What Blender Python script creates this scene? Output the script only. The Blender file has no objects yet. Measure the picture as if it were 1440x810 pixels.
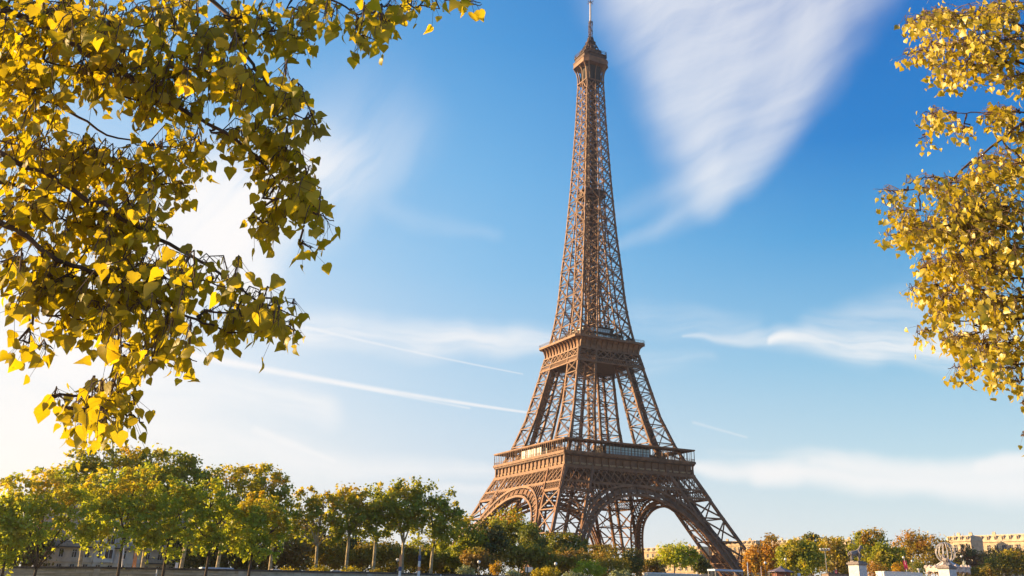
import bpy, bmesh, math, random
import numpy as np
from mathutils import Vector, Matrix, noise
C = bpy.context.scene.collection
SC = bpy.context.scene
R = math.radians

# ------------------------------------------------------------------ camera
CAM = np.array([-261.494, -432.771, -3.496])
YAW, PITCH, ROLL = 0.49009, 0.42573, 0.01929
FPX, SX, SY = 1409.93, 42.17, -196.32            # focal length and lens shift, in pixels of a 1440 px wide frame
fw = np.array([math.sin(YAW) * math.cos(PITCH), math.cos(YAW) * math.cos(PITCH), math.sin(PITCH)])
rt = np.array([math.cos(YAW), -math.sin(YAW), 0.0])
up = np.cross(rt, fw)
rt, up = rt * math.cos(ROLL) + up * math.sin(ROLL), up * math.cos(ROLL) - rt * math.sin(ROLL)
cd = bpy.data.cameras.new("Camera")
cam = bpy.data.objects.new("Camera", cd)
C.objects.link(cam)
SC.camera = cam
cam.matrix_world = Matrix(((rt[0], up[0], -fw[0], CAM[0]), (rt[1], up[1], -fw[1], CAM[1]), (rt[2], up[2], -fw[2], CAM[2]), (0, 0, 0, 1)))
cd.sensor_width = 36
cd.lens = FPX * 36 / 1440
cd.shift_x = -SX / 1440
cd.shift_y = SY / 1440
cd.clip_start, cd.clip_end = 0.1, 12000


def ray(px, py):
    """direction in the world of a point of the photograph (for surveying where things stand)"""
    d = fw + rt * (px - 720 - SX) / FPX + up * (405 + SY - py) / FPX
    return d / np.linalg.norm(d)


def at(px, py, D):
    """point at horizontal distance D"""
    d = ray(px, py)
    return CAM + d * D / math.hypot(d[0], d[1])


def azel(px, py):
    d = ray(px, py)
    return math.degrees(math.atan2(d[0], d[1])), math.degrees(math.asin(d[2]))


def ppm(px, D):
    """pixels per metre there"""
    d = at(px, 790, D) - CAM
    return FPX / float(d @ fw)


# ------------------------------------------------------------------ light
SUN_AZ, SUN_EL = -49.0, 14.0
SKY_STRENGTH, SUN_STRENGTH, EXPOSURE = 0.05, 5.0, 1.55
SC.view_settings.view_transform = 'Standard'
SC.view_settings.look = 'None'
SC.view_settings.exposure = EXPOSURE
SC.view_settings.gamma = 1
SC.view_settings.use_curve_mapping = False
sl = bpy.data.lights.new("Sun", 'SUN')
sl.energy = SUN_STRENGTH
sl.angle = R(0.5)
sl.color = (1.0, 0.67, 0.34)
so = bpy.data.objects.new("Sun", sl)
C.objects.link(so)
sd = Vector((math.sin(R(SUN_AZ)) * math.cos(R(SUN_EL)), math.cos(R(SUN_AZ)) * math.cos(R(SUN_EL)), math.sin(R(SUN_EL))))
so.rotation_euler = sd.to_track_quat('Z', 'Y').to_euler()

world = bpy.data.worlds.new("World")
SC.world = world
world.use_nodes = True


class NG:
    """small helper to write node trees"""

    def __init__(s, nt):
        s.t = nt
        nt.nodes.clear()

    def n(s, typ, **kw):
        nd = s.t.nodes.new(typ)
        for k, v in kw.items():
            setattr(nd, k, v)
        return nd

    def put(s, sock, v):
        if hasattr(v, 'is_linked') or isinstance(v, bpy.types.NodeSocket):
            s.t.links.new(v, sock)
        elif v is not None:
            if sock.type == 'RGBA' and not hasattr(v, '__len__'):
                v = (v, v, v, 1)
            if sock.type == 'RGBA' and len(v) == 3:
                v = (*v, 1)
            sock.default_value = v

    def m(s, op, a, b=None, c=None, clamp=False):
        nd = s.n('ShaderNodeMath', operation=op)
        nd.use_clamp = clamp
        for i, v in enumerate((a, b, c)):
            if v is not None:
                s.put(nd.inputs[i], v)
        return nd.outputs[0]

    def smooth(s, v, a, b, lo=0.0, hi=1.0):
        nd = s.n('ShaderNodeMapRange', interpolation_type='SMOOTHSTEP')
        for i, x in enumerate((v, a, b, lo, hi)):
            s.put(nd.inputs[i], x)
        return nd.outputs[0]

    def mix(s, f, a, b, blend='MIX'):
        nd = s.n('ShaderNodeMix', data_type='RGBA', blend_type=blend)
        s.put(nd.inputs[0], f)
        s.put(nd.inputs[6], a)
        s.put(nd.inputs[7], b)
        return nd.outputs[2]

    def noise(s, vec, scale, detail=4, rough=.55, dist=0.0):
        nd = s.n('ShaderNodeTexNoise')
        if vec is not None:
            s.put(nd.inputs['Vector'], vec)
        s.put(nd.inputs['Scale'], scale)
        s.put(nd.inputs['Detail'], detail)
        s.put(nd.inputs['Roughness'], rough)
        s.put(nd.inputs['Distortion'], dist)
        return nd.outputs['Fac']

    def ramp(s, f, stops):
        nd = s.n('ShaderNodeValToRGB')
        s.put(nd.inputs[0], f)
        el = nd.color_ramp.elements
        while len(el) < len(stops):
            el.new(0.5)
        for e, (p, c) in zip(el, stops):
            e.position = p
            e.color = (*c, 1) if len(c) == 3 else c
        return nd.outputs[0]

    def xyz(s, x, y, z=0.0):
        nd = s.n('ShaderNodeCombineXYZ')
        for i, v in enumerate((x, y, z)):
            s.put(nd.inputs[i], v)
        return nd.outputs[0]


def lin(r, g, b):
    f = lambda c: (c / 12.92 if c <= 0.04045 else ((c + 0.055) / 1.055) ** 2.4)
    return tuple(f(c / 255) for c in (r, g, b))


def build_sky():
    g = NG(world.node_tree)
    sky = g.n('ShaderNodeTexSky', sky_type='NISHITA')
    sky.sun_disc = False
    sky.sun_elevation = R(SUN_EL)
    sky.sun_rotation = R(SUN_AZ)
    sky.air_density, sky.dust_density, sky.ozone_density = 1.0, 0.6, 2.0
    tc = g.n('ShaderNodeTexCoord')
    sep = g.n('ShaderNodeSeparateXYZ')
    g.put(sep.inputs[0], tc.outputs['Generated'])
    X, Y, Z = sep.outputs
    az = g.m('MULTIPLY', g.m('ARCTAN2', X, Y), 180 / math.pi)
    el = g.m('MULTIPLY', g.m('ARCSINE', Z), 180 / math.pi)
    # clear sky: Nishita plus a deep autumn blue that pales to the horizon and towards the sun
    dsun = g.m('MULTIPLY', g.m('ARCCOSINE', g.m('COSINE', g.m('MULTIPLY', g.m('SUBTRACT', az, SUN_AZ), math.pi / 180))), 180 / math.pi)
    k1 = g.smooth(dsun, 49.0, 77.0)
    k2 = g.smooth(dsun, 71.0, 98.0)
    k = k2                                                # 0 at the sun's side, 1 away from it
    e1 = g.m('DIVIDE', el, 38.0, clamp=True)
    away = g.ramp(e1, [(0.0, lin(243, 243, 238)), (.06, lin(236, 240, 240)), (.18, lin(200, 228, 240)), (.32, lin(144, 201, 234)), (.50, lin(72, 162, 222)), (.64, lin(14, 128, 208)), (.85, lin(0, 110, 196)), (1, lin(0, 98, 185))])
    mid = g.ramp(e1, [(0.0, lin(246, 243, 238)), (.10, lin(232, 237, 243)), (.28, lin(182, 216, 241)), (.45, lin(134, 195, 238)), (.60, lin(108, 181, 234)), (.80, lin(66, 154, 221)), (1, lin(40, 130, 205))])
    near = g.ramp(e1, [(0.0, lin(255, 247, 232)), (.16, lin(252, 249, 245)), (.30, lin(240, 244, 250)), (.50, lin(190, 220, 246)), (.70, lin(132, 190, 238)), (1, lin(90, 165, 226))])
    clear = g.mix(k2, g.mix(k1, near, mid), away)
    clear = g.mix(1.0, clear, (7.0, 7.0, 7.0, 1), 'MULTIPLY')
    base = g.mix(0.08, clear, sky.outputs[0])
    # thin ice clouds, laid out by azimuth and elevation
    v0 = g.xyz(az, el)
    wx = g.noise(v0, 0.13, 3, .45)
    vb = g.xyz(g.m('ADD', az, 77.0), el)
    wy = g.noise(vb, 0.13, 3, .45)
    azw = g.m('ADD', az, g.m('MULTIPLY', g.m('SUBTRACT', wx, .5), 3.0))
    elw = g.m('ADD', el, g.m('MULTIPLY', g.m('SUBTRACT', wy, .5), 3.0))
    clear_amt = None

    def streak(theta, along, across, warp=True, seed=0.0, det=6, rough=.6):
        a, e = (azw, elw) if warp else (az, el)
        c, s_ = math.cos(theta), math.sin(theta)
        u = g.m('ADD', g.m('MULTIPLY', a, c * along), g.m('MULTIPLY', e, s_ * along))
        v = g.m('ADD', g.m('MULTIPLY', a, -s_ * across), g.m('MULTIPLY', e, c * across))
        return g.noise(g.xyz(u, v, seed), 1.0, det, rough)

    def capsule(p, q, w0, w1, soft=1.0, warp=True):
        (a0, e0), (a1, e1_) = azel(*p), azel(*q)
        a, e = (azw, elw) if warp else (az, el)
        dx, dy = a1 - a0, e1_ - e0
        L2 = dx * dx + dy * dy
        px = g.m('SUBTRACT', a, a0)
        py = g.m('SUBTRACT', e, e0)
        t = g.m('DIVIDE', g.m('ADD', g.m('MULTIPLY', px, dx), g.m('MULTIPLY', py, dy)), L2, clamp=True)
        qx = g.m('SUBTRACT', px, g.m('MULTIPLY', t, dx))
        qy = g.m('SUBTRACT', py, g.m('MULTIPLY', t, dy))
        d = g.m('SQRT', g.m('ADD', g.m('MULTIPLY', qx, qx), g.m('MULTIPLY', qy, qy)))
        s_ = math.degrees(1 / FPX)
        w = g.m('ADD', g.m('MULTIPLY', t, (w1 - w0) * s_), w0 * s_)
        r = g.m('DIVIDE', d, w)
        return g.smooth(r, 1.0, 1.0 - soft), t

    feats = []

    def add(mask, amt):
        feats.append(g.m('MULTIPLY', mask, amt, clamp=True))

    th = lambda p, q: math.atan2(azel(*q)[1] - azel(*p)[1], azel(*q)[0] - azel(*p)[0])
    # the great feather at the right of the spire
    f1 = streak(th((900, 220), (1120, 110)), .06, .50, seed=1.3, det=8, rough=.56)
    f1b = streak(th((1010, 300), (1110, 80)), .07, .30, seed=4.1, det=6, rough=.55)
    f1 = g.m('ADD', g.m('MULTIPLY', f1, .62), g.m('MULTIPLY', f1b, .38))
    f1 = g.smooth(f1, .06, .70)
    for p, q, w0, w1, s, a, fade in (((1030, -70), (1010, 285), 300, 42, 1, .85, .35), ((1190, -70), (1035, 270), 125, 36, 1, .62, .2), ((900, -60), (985, 240), 150, 70, 1, .65, .3), ((1010, 280), (860, 335), 40, 12, 1, .36, .5), ((1000, 240), (840, 300), 40, 20, 1, .22, .4)):
        m_, t_ = capsule(p, q, w0, w1, s)
        add(g.m('MULTIPLY', g.m('MULTIPLY', m_, a), g.m('SUBTRACT', 1.0, g.m('MULTIPLY', t_, fade))), f1)
    # the arch of cirrus behind the poplar
    f2 = g.smooth(streak(th((380, 380), (520, 200)), .07, .34, seed=7.7, det=7, rough=.55), .18, .58)
    for p, q, w0, w1, s, a in (((640, 140), (430, 270), 70, 120, 1, .5), ((440, 250), (310, 340), 100, 140, 1, .75), ((320, 290), (352, 405), 130, 60, .9, .9), ((240, 330), (130, 420), 120, 120, 1, .7), ((600, 80), (430, 190), 70, 110, 1, .24)):
        m_, t_ = capsule(p, q, w0, w1, s)
        if p[1] < 150:                                    # the thin upper end fades in
            m_ = g.m('MULTIPLY', m_, g.smooth(t_, -.05, .9))
        add(g.m('MULTIPLY', m_, a), f2)
    # level veils
    f3 = g.smooth(streak(R(-3), .07, .55, seed=3.0), .28, .62)
    for p, q, w0, w1, s, a in (((400, 455), (780, 478), 40, 26, 1, .75), ((1090, 488), (1390, 482), 8, 54, 1, .95), ((960, 470), (1220, 500), 4, 36, 1, .5), ((1150, 470), (1330, 420), 30, 70, 1, .4), ((1180, 655), (1440, 668), 22, 30, 1, .5), ((1390, 655), (1460, 648), 14, 18, .8, .8), ((60, 600), (700, 670), 80, 16, 1, .5), ((0, 470), (460, 570), 100, 40, 1, .6), ((900, 440), (1060, 470), 40, 30, 1, .3), ((540, 300), (700, 330), 30, 20, 1, .10), ((880, 500), (1000, 510), 30, 20, 1, .3), ((1000, 640), (1440, 650), 14, 18, 1, .5)):
        m_, _ = capsule(p, q, w0, w1, s)
        add(g.m('MULTIPLY', m_, a), f3)
    f5 = g.smooth(streak(R(-2), .05, .5, seed=12.0), .12, .5)
    for p, q, w0, w1, s, a in (((900, 650), (1120, 668), 4, 26, 1, .8), ((1080, 666), (1480, 684), 24, 32, 1, .9), ((1150, 656), (1480, 660), 10, 20, 1, .5), ((560, 690), (700, 700), 14, 10, 1, .4)):
        m_, _ = capsule(p, q, w0, w1, s)
        add(g.m('MULTIPLY', m_, a), f5)
    # contrails
    f4 = g.smooth(streak(R(-8), .25, .6, seed=9.0, warp=False), .2, .55, .35, 1.0)
    for p, q, w0, w1, a in (((260, 497), (748, 581), 8.5, 2.6, .75), ((470, 538), (660, 574), 3, 2.5, .4), ((430, 460), (735, 526), 3.2, 1.6, .42), ((360, 604), (470, 648), 9, 5, .45), ((975, 594), (1050, 615), 3.5, 2.5, .3)):
        m_, t_ = capsule(p, q, w0, w1, 1.0, warp=False)
        add(g.m('MULTIPLY', m_, a), f4)
    inv = None
    for f in feats:
        i = g.m('SUBTRACT', 1.0, f)
        inv = i if inv is None else g.m('MULTIPLY', inv, i)
    cover = g.m('SUBTRACT', 1.0, inv)
    cl_near, cl_away = lin(252, 250, 250), lin(250, 250, 250)
    ccol = g.mix(k, cl_near, cl_away)
    ccol = g.mix(1.0, ccol, (7.0, 7.0, 7.0, 1), 'MULTIPLY')
    final = g.mix(cover, base, ccol)
    bg = g.n('ShaderNodeBackground')
    g.put(bg.inputs[0], final)
    bg.inputs[1].default_value = SKY_STRENGTH
    o = g.n('ShaderNodeOutputWorld')
    g.put(o.inputs[0], bg.outputs[0])


build_sky()

# ------------------------------------------------------------------ materials


def mat(name, col, rough=.7, var=.12, scale=3.0, metal=0.0, col2=None, bump=0.0, spec=.3, detail=5):
    m = bpy.data.materials.new(name)
    m.use_nodes = True
    g = NG(m.node_tree)
    b = g.n('ShaderNodeBsdfPrincipled')
    tc = g.n('ShaderNodeTexCoord')
    nz = g.noise(tc.outputs['Object'], scale, detail, .6)
    c2 = col2 or tuple(c * (1 - 2.2 * var) for c in col)
    c1 = col if col2 else tuple(min(1, c * (1 + 1.2 * var)) for c in col)
    g.put(b.inputs['Base Color'], g.mix(g.smooth(nz, .3, .7), c1, c2))
    b.inputs['Roughness'].default_value = rough
    b.inputs['Metallic'].default_value = metal
    b.inputs['Specular IOR Level'].default_value = spec
    if bump:
        bp = g.n('ShaderNodeBump')
        bp.inputs['Strength'].default_value = bump
        g.put(bp.inputs['Height'], nz)
        g.put(b.inputs['Normal'], bp.outputs[0])
    o = g.n('ShaderNodeOutputMaterial')
    g.put(o.inputs[0], b.outputs[0])
    return m


def leafmat(name, c1, c2, c3=None, patch=.25, transl=.4, gloss=.03, amt3=.25, k=1.0, spots=0):
    """two leaf colours mixed leaf by leaf, a third in patches"""
    c1, c2, c3 = [c and tuple(min(.75, x * k) for x in c) for c in (c1, c2, c3)]
    m = bpy.data.materials.new(name)
    m.use_nodes = True
    g = NG(m.node_tree)
    geo = g.n('ShaderNodeNewGeometry')
    rnd = geo.outputs['Random Per Island']
    tc = g.n('ShaderNodeTexCoord')
    col = g.mix(rnd, c1, c2)
    if c3:
        nz = g.noise(tc.outputs['Object'], patch, 3, .6)
        col = g.mix(g.smooth(nz, .62 - amt3 * .4, .72 - amt3 * .3), col, c3)
    if spots:
        sn = g.noise(tc.outputs['Object'], spots, 4, .7)
        col = g.mix(g.smooth(sn, .60, .78, 0.0, .8), col, (.10, .055, .012))
    d = g.n('ShaderNodeBsdfDiffuse')
    t = g.n('ShaderNodeBsdfTranslucent')
    gl = g.n('ShaderNodeBsdfGlossy')
    g.put(d.inputs[0], col)
    tcol = g.mix(1.0, col, (1.15, 1.08, .55, 1), 'MULTIPLY')
    g.put(t.inputs[0], tcol)
    gl.inputs[1].default_value = .45
    s1 = g.n('ShaderNodeMixShader')
    s1.inputs[0].default_value = transl
    g.put(s1.inputs[1], d.outputs[0])
    g.put(s1.inputs[2], t.outputs[0])
    s2 = g.n('ShaderNodeMixShader')
    s2.inputs[0].default_value = gloss
    g.put(s2.inputs[1], s1.outputs[0])
    g.put(s2.inputs[2], gl.outputs[0])
    o = g.n('ShaderNodeOutputMaterial')
    g.put(o.inputs[0], s2.outputs[0])
    return m


def glassmat(name, col, rough=.05):
    m = bpy.data.materials.new(name)
    m.use_nodes = True
    g = NG(m.node_tree)
    b = g.n('ShaderNodeBsdfPrincipled')
    tc = g.n('ShaderNodeTexCoord')
    nz = g.noise(tc.outputs['Object'], .4, 2)
    g.put(b.inputs['Base Color'], g.mix(nz, col, tuple(c * .8 for c in col)))
    b.inputs['Roughness'].default_value = rough
    b.inputs['Specular IOR Level'].default_value = .9
    o = g.n('ShaderNodeOutputMaterial')
    g.put(o.inputs[0], b.outputs[0])
    return m


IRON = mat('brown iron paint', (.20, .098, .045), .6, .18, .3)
IRON_SHADED = mat('brown iron paint darkened for interior shade', (.075, .036, .018), .65, .16, .4)  # same iron, darkened: the shade inside the tower is put into the colour
GOLD = mat('gilded letters', (.62, .42, .22), .45, .05)
GLASS = glassmat('pavilion glass', (.50, .70, .76), .25)
WHITE = mat('white paint', (.78, .77, .74), .5, .05, 2)
DARK = mat('dark interior', (.035, .03, .028), .8, .1)
STONE = mat('cream limestone', (.56, .46, .34), .85, .10, .6, bump=.1)
STONE_W = mat('pale pedestal stone', (.62, .62, .62), .8, .06, 1.2, bump=.1)
STONE_G = mat('weathered grey statue stone', (.25, .22, .21), .85, .15, 2.5, bump=.2)
WALLST = mat('quay wall limestone', (.50, .44, .34), .9, .2, .5, bump=.2)
COPING = mat('dark weathered coping', (.13, .10, .075), .9, .2, .8)
ZINC = mat('grey zinc roof', (.24, .25, .28), .5, .1, 1)
SHUT = mat('dark window', (.05, .05, .055), .25, .1)
GROUNDM = mat('gravel ground', (.30, .26, .20), .95, .15, .4)
PAVE = mat('stone quay paving', (.28, .26, .23), .9, .15, 1.5)
RIVERM = mat('river water', (.05, .07, .06), .08, .1, .3, bump=.15, spec=.5)
BARK = mat('pale plane bark', (.40, .33, .20), .9, .25, 1.2, bump=.2)
BARK_D = mat('dark bark', (.085, .06, .04), .95, .25, 2, bump=.3)
BARK_P = mat('poplar twig bark', (.11, .07, .045), .9, .25, 9, bump=.3)


# ------------------------------------------------------------------ mesh helpers
class MB:
    def __init__(s):
        s.v, s.f, s.mi = [], [], []
        s.cur = 0

    def face(s, *pts):
        n = len(s.v)
        s.v.extend(tuple(p) for p in pts)
        s.f.append(tuple(range(n, n + len(pts))))
        s.mi.append(s.cur)

    def _hexa(s, c, caps=True):
        n = len(s.v)
        s.v.extend(c)
        fs = [(0, 1, 5, 4), (1, 2, 6, 5), (2, 3, 7, 6), (3, 0, 4, 7)]
        if caps:
            fs += [(3, 2, 1, 0), (4, 5, 6, 7)]
        for f in fs:
            s.f.append(tuple(n + i for i in f))
            s.mi.append(s.cur)

    def bar(s, p, q, w, h=None, nrm=None, caps=True):
        """rectangular bar from p to q; w across nrm, h along nrm"""
        h = w if h is None else h
        p, q = np.asarray(p, float), np.asarray(q, float)
        d = q - p
        L = math.sqrt(d @ d)
        if L < 1e-6:
            return
        d = d / L
        if nrm is None:
            nrm = np.array((0, 0, 1.0)) if abs(d[2]) < .9 else np.array((1.0, 0, 0))
        nrm = np.asarray(nrm, float)
        n = nrm - d * (nrm @ d)
        n /= math.sqrt(n @ n)
        b = np.array((d[1] * n[2] - d[2] * n[1], d[2] * n[0] - d[0] * n[2], d[0] * n[1] - d[1] * n[0])) * (w / 2)
        n = n * (h / 2)
        s._hexa([tuple(p - b - n), tuple(p + b - n), tuple(p + b + n), tuple(p - b + n), tuple(q - b - n), tuple(q + b - n), tuple(q + b + n), tuple(q - b + n)], caps)

    def truss(s, p, q, w, nrm, t=.22, n=None, tz=None):
        """flat lattice bar: two chords and a zigzag"""
        p, q, nrm = (np.asarray(a, float) for a in (p, q, nrm))
        d = q - p
        L = math.sqrt(d @ d)
        d = d / L
        b = np.cross(d, nrm)
        b /= math.sqrt(b @ b)
        b *= w / 2
        s.bar(p - b, q - b, t, t * 1.6, nrm, False)
        s.bar(p + b, q + b, t, t * 1.6, nrm, False)
        n = n or max(2, int(L / (w * 1.1)))
        tz = tz or t * .7
        for i in range(n):
            a0, a1 = p + d * L * i / n, p + d * L * (i + 1) / n
            sg = 1 if i % 2 else -1
            s.bar(a0 + b * sg, a1 - b * sg, tz, tz, nrm, False)

    def box(s, c, d, rz=0.0):
        hx, hy, hz = d[0] / 2, d[1] / 2, d[2] / 2
        cs, sn = math.cos(rz), math.sin(rz)
        pts = []
        for z in (-hz, hz):
            for x, y in ((-hx, -hy), (hx, -hy), (hx, hy), (-hx, hy)):
                pts.append((c[0] + x * cs - y * sn, c[1] + x * sn + y * cs, c[2] + z))
        s._hexa(pts)

    def box2(s, a, b):
        s.box([(a[i] + b[i]) / 2 for i in range(3)], [abs(b[i] - a[i]) for i in range(3)])

    def prism(s, poly, z0, z1, sc0=1.0, sc1=1.0, caps=True, c=(0, 0)):
        n = len(poly)
        k = len(s.v)
        for z, sc in ((z0, sc0), (z1, sc1)):
            s.v.extend((c[0] + (x - c[0]) * sc, c[1] + (y - c[1]) * sc, z) for x, y in poly)
        for i in range(n):
            j = (i + 1) % n
            s.f.append((k + i, k + j, k + n + j, k + n + i))
            s.mi.append(s.cur)
        if caps:
            s.f.append(tuple(k + i for i in reversed(range(n))))
            s.f.append(tuple(k + n + i for i in range(n)))
            s.mi += [s.cur, s.cur]

    def lathe(s, c, prof, n=12, caps=True):
        k = len(s.v)
        for r, z in prof:
            for i in range(n):
                a = 2 * math.pi * i / n
                s.v.append((c[0] + r * math.cos(a), c[1] + r * math.sin(a), c[2] + z))
        for j in range(len(prof) - 1):
            for i in range(n):
                i2 = (i + 1) % n
                s.f.append((k + j * n + i, k + j * n + i2, k + (j + 1) * n + i2, k + (j + 1) * n + i))
                s.mi.append(s.cur)
        if caps:
            s.f.append(tuple(k + i for i in reversed(range(n))))
            s.f.append(tuple(k + (len(prof) - 1) * n + i for i in range(n)))
            s.mi += [s.cur, s.cur]

    def tube(s, pts, rad, n=6, caps=True):
        pts = [np.asarray(p, float) for p in pts]
        if not hasattr(rad, '__len__'):
            rad = [rad] * len(pts)
        k = len(s.v)
        ref = np.array((.31, .17, .93))
        for i, p in enumerate(pts):
            d = pts[min(i + 1, len(pts) - 1)] - pts[max(i - 1, 0)]
            d = d / (math.sqrt(d @ d) + 1e-9)
            a = np.cross(d, ref)
            la = math.sqrt(a @ a)
            if la < .05:
                a = np.cross(d, np.array((1.0, 0, 0)))
                la = math.sqrt(a @ a)
            a /= la
            b = np.cross(d, a)
            for j in range(n):
                t = 2 * math.pi * j / n
                s.v.append(tuple(p + rad[i] * (a * math.cos(t) + b * math.sin(t))))
        for i in range(len(pts) - 1):
            for j in range(n):
                j2 = (j + 1) % n
                s.f.append((k + i * n + j, k + i * n + j2, k + (i + 1) * n + j2, k + (i + 1) * n + j))
                s.mi.append(s.cur)
        if caps:
            s.f.append(tuple(k + j for j in reversed(range(n))))
            s.f.append(tuple(k + (len(pts) - 1) * n + j for j in range(n)))
            s.mi += [s.cur, s.cur]

    def build(s, name, mats, parent=None, smooth=False, off=None):
        me = bpy.data.meshes.new(name)
        v = s.v if off is None else [(a - off[0], b - off[1], c - off[2]) for a, b, c in s.v]
        me.from_pydata([tuple(map(float, p)) for p in v], [], s.f)
        if not isinstance(mats, (list, tuple)):
            mats = [mats]
        for m in mats:
            me.materials.append(m)
        if len(mats) > 1:
            me.polygons.foreach_set('material_index', s.mi)
        if smooth:
            me.polygons.foreach_set('use_smooth', [True] * len(me.polygons))
        me.update()
        return link(name, me, parent)


def link(name, me, parent=None):
    o = bpy.data.objects.new(name, me)
    C.objects.link(o)
    if parent is not None:
        o.parent = parent
    return o


def tag(o, label=None, cat=None, group=None, kind=None):
    for k, v in (('label', label), ('category', cat), ('group', group), ('kind', kind)):
        if v:
            o[k] = v
    return o


def thing(name, label, cat, loc=(0, 0, 0), rz=0.0, group=None):
    o = bpy.data.objects.new(name, None)
    o.empty_display_size = .5
    C.objects.link(o)
    o.location = [float(c) for c in loc]
    o.rotation_euler = (0, 0, rz)
    return tag(o, label, cat, group)


def copy_tree(o, parent=None):
    c = o.copy()
    C.objects.link(c)
    if parent is not None:
        c.parent = parent
    for ch in list(o.children):
        copy_tree(ch, c)
    return c


# ------------------------------------------------------------------ the setting: ground, river
GZ = 0.0                       # the far bank
NZ = -5.2                      # the quay the photographer stands on
BANK_Y, LOWQ_Y, NEAR_Y = -236.0, -268.0, -405.0


def structure(name, mb, m, kind='structure'):
    o = mb.build(name, m)
    o['kind'] = kind
    return o


mb = MB()
mb.face((-1000, BANK_Y, GZ), (1000, BANK_Y, GZ), (1000, 1000, GZ), (-1000, 1000, GZ))
structure('ground', mb, GROUNDM)
mb = MB()
mb.box2((-1000, LOWQ_Y, -9.5), (1000, BANK_Y - .9, NZ))
structure('low_quay', mb, PAVE)
mb = MB()
mb.box2((-1000, -1000, -9.5), (1000, NEAR_Y, NZ))
structure('near_quay', mb, PAVE)
mb = MB()
mb.face((-1000, NEAR_Y + 1, -8), (1000, NEAR_Y + 1, -8), (1000, LOWQ_Y - 1, -8), (-1000, LOWQ_Y - 1, -8))
mb.face((-1000, NEAR_Y, -8), (1000, NEAR_Y, -8), (1000, NEAR_Y + 1, -8), (-1000, NEAR_Y + 1, -8))
mb.face((-1000, LOWQ_Y - 1, -8), (1000, LOWQ_Y - 1, -8), (1000, LOWQ_Y, -8), (-1000, LOWQ_Y, -8))
structure('water', mb, RIVERM)

# ------------------------------------------------------------------ the iron tower
HZ = [0, 19.5, 34.8, 51.7, 57.6, 65.7, 79.3, 109.9, 116, 120, 136, 157, 173, 203, 220, 243.5, 263, 268]
HV = [62, 51, 43.3, 35.1, 33, 29.3, 24.6, 17.55, 16.2, 15.3, 13.1, 11.6, 10.2, 8.35, 7.5, 6.35, 5.65, 5.5]
IZ = [0, 19.5, 34.8, 51.7, 57.6, 65.7, 109.9, 116, 120, 136, 157, 190]
IV = [47, 36, 28.4, 20.2, 18, 14.8, 7.4, 6.2, 5.6, 4.3, 2.6, 0.25]


def Hh(z): return float(np.interp(z, HZ, HV))
def Ii(z): return float(np.interp(z, IZ, IV)) if z < 190 else .25


TOWER = thing('lattice_tower', 'tall brown iron lattice tower standing on four arched legs with three platforms', 'tower')


def V3(*a): return np.array(a, float)


def four(name, mbf, m, parent=None):
    """one mesh, four objects turned by quarter turns about the axis"""
    o = mbf.build(name, m, parent or TOWER)
    out = [o]
    for k in range(1, 4):
        c = o.copy()
        C.objects.link(c)
        c.parent = parent or TOWER
        c.rotation_euler = (0, 0, k * math.pi / 2)
        out.append(c)
    return out


def leg_faces(z):
    H, I = Hh(z), Ii(z)
    return [(-H, -H), (-I, -H), (-I, -I), (-H, -I)]


def rafters(mb, zs, w0, w1):
    for c in range(4):
        for i in range(len(zs) - 1):
            z0, z1 = zs[i], zs[i + 1]
            p, q = leg_faces(z0)[c], leg_faces(z1)[c]
            t = (z0 - zs[0]) / (zs[-1] - zs[0])
            w = w0 + (w1 - w0) * t
            sx, sy = (1 if c in (1, 2) else -1), (1 if c in (2, 3) else -1)
            # inset by half the width so that the outer edge follows the outline
            mb.bar((p[0] - sx * w / 2, p[1] - sy * w / 2, z0), (q[0] - sx * w / 2, q[1] - sy * w / 2, z1 + .02), w, w, (0, 1, 0), True)


FN = [V3(0, -1, 0), V3(1, 0, 0), V3(0, 1, 0), V3(-1, 0, 0)]


def leg_brace(mb, zs, wx, t, hor=True, faces=(0, 1, 2, 3), wh=None, dia=False, secondary=False):
    for f in faces:
        a, b = f, (f + 1) % 4
        for i in range(len(zs) - 1):
            z0, z1 = zs[i], zs[i + 1]
            A, B = leg_faces(z0), leg_faces(z1)
            p0, p1 = V3(*A[a], z0), V3(*A[b], z0)
            q0, q1 = V3(*B[a], z1), V3(*B[b], z1)
            n = FN[f]
            mb.truss(p0, q1, wx, n, t)
            mb.truss(p1, q0, wx, n, t)
            if hor:
                mb.truss(q0, q1, wh or wx, n, t)
            if secondary:
                m0, m1 = (p0 + q0) / 2, (p1 + q1) / 2
                c = (p0 + p1 + q0 + q1) / 4
                mb.bar(m0, m1, t * 1.3, t * 1.3, n, False)
                for e in ((p0 + p1) / 2, (q0 + q1) / 2):
                    mb.bar(m0, e, t, t, n, False)
                    mb.bar(m1, e, t, t, n, False)
    for i in range(len(zs)):
        A = leg_faces(zs[i])
        if dia:
            mb.bar((*A[0], zs[i]), (*A[2], zs[i]), t, t, None, False)
            mb.bar((*A[1], zs[i]), (*A[3], zs[i]), t, t, None, False)
            for a in range(4):
                mb.bar((*A[a], zs[i]), (*A[(a + 1) % 4], zs[i]), t * 1.5, t * 1.5, None, False)


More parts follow.
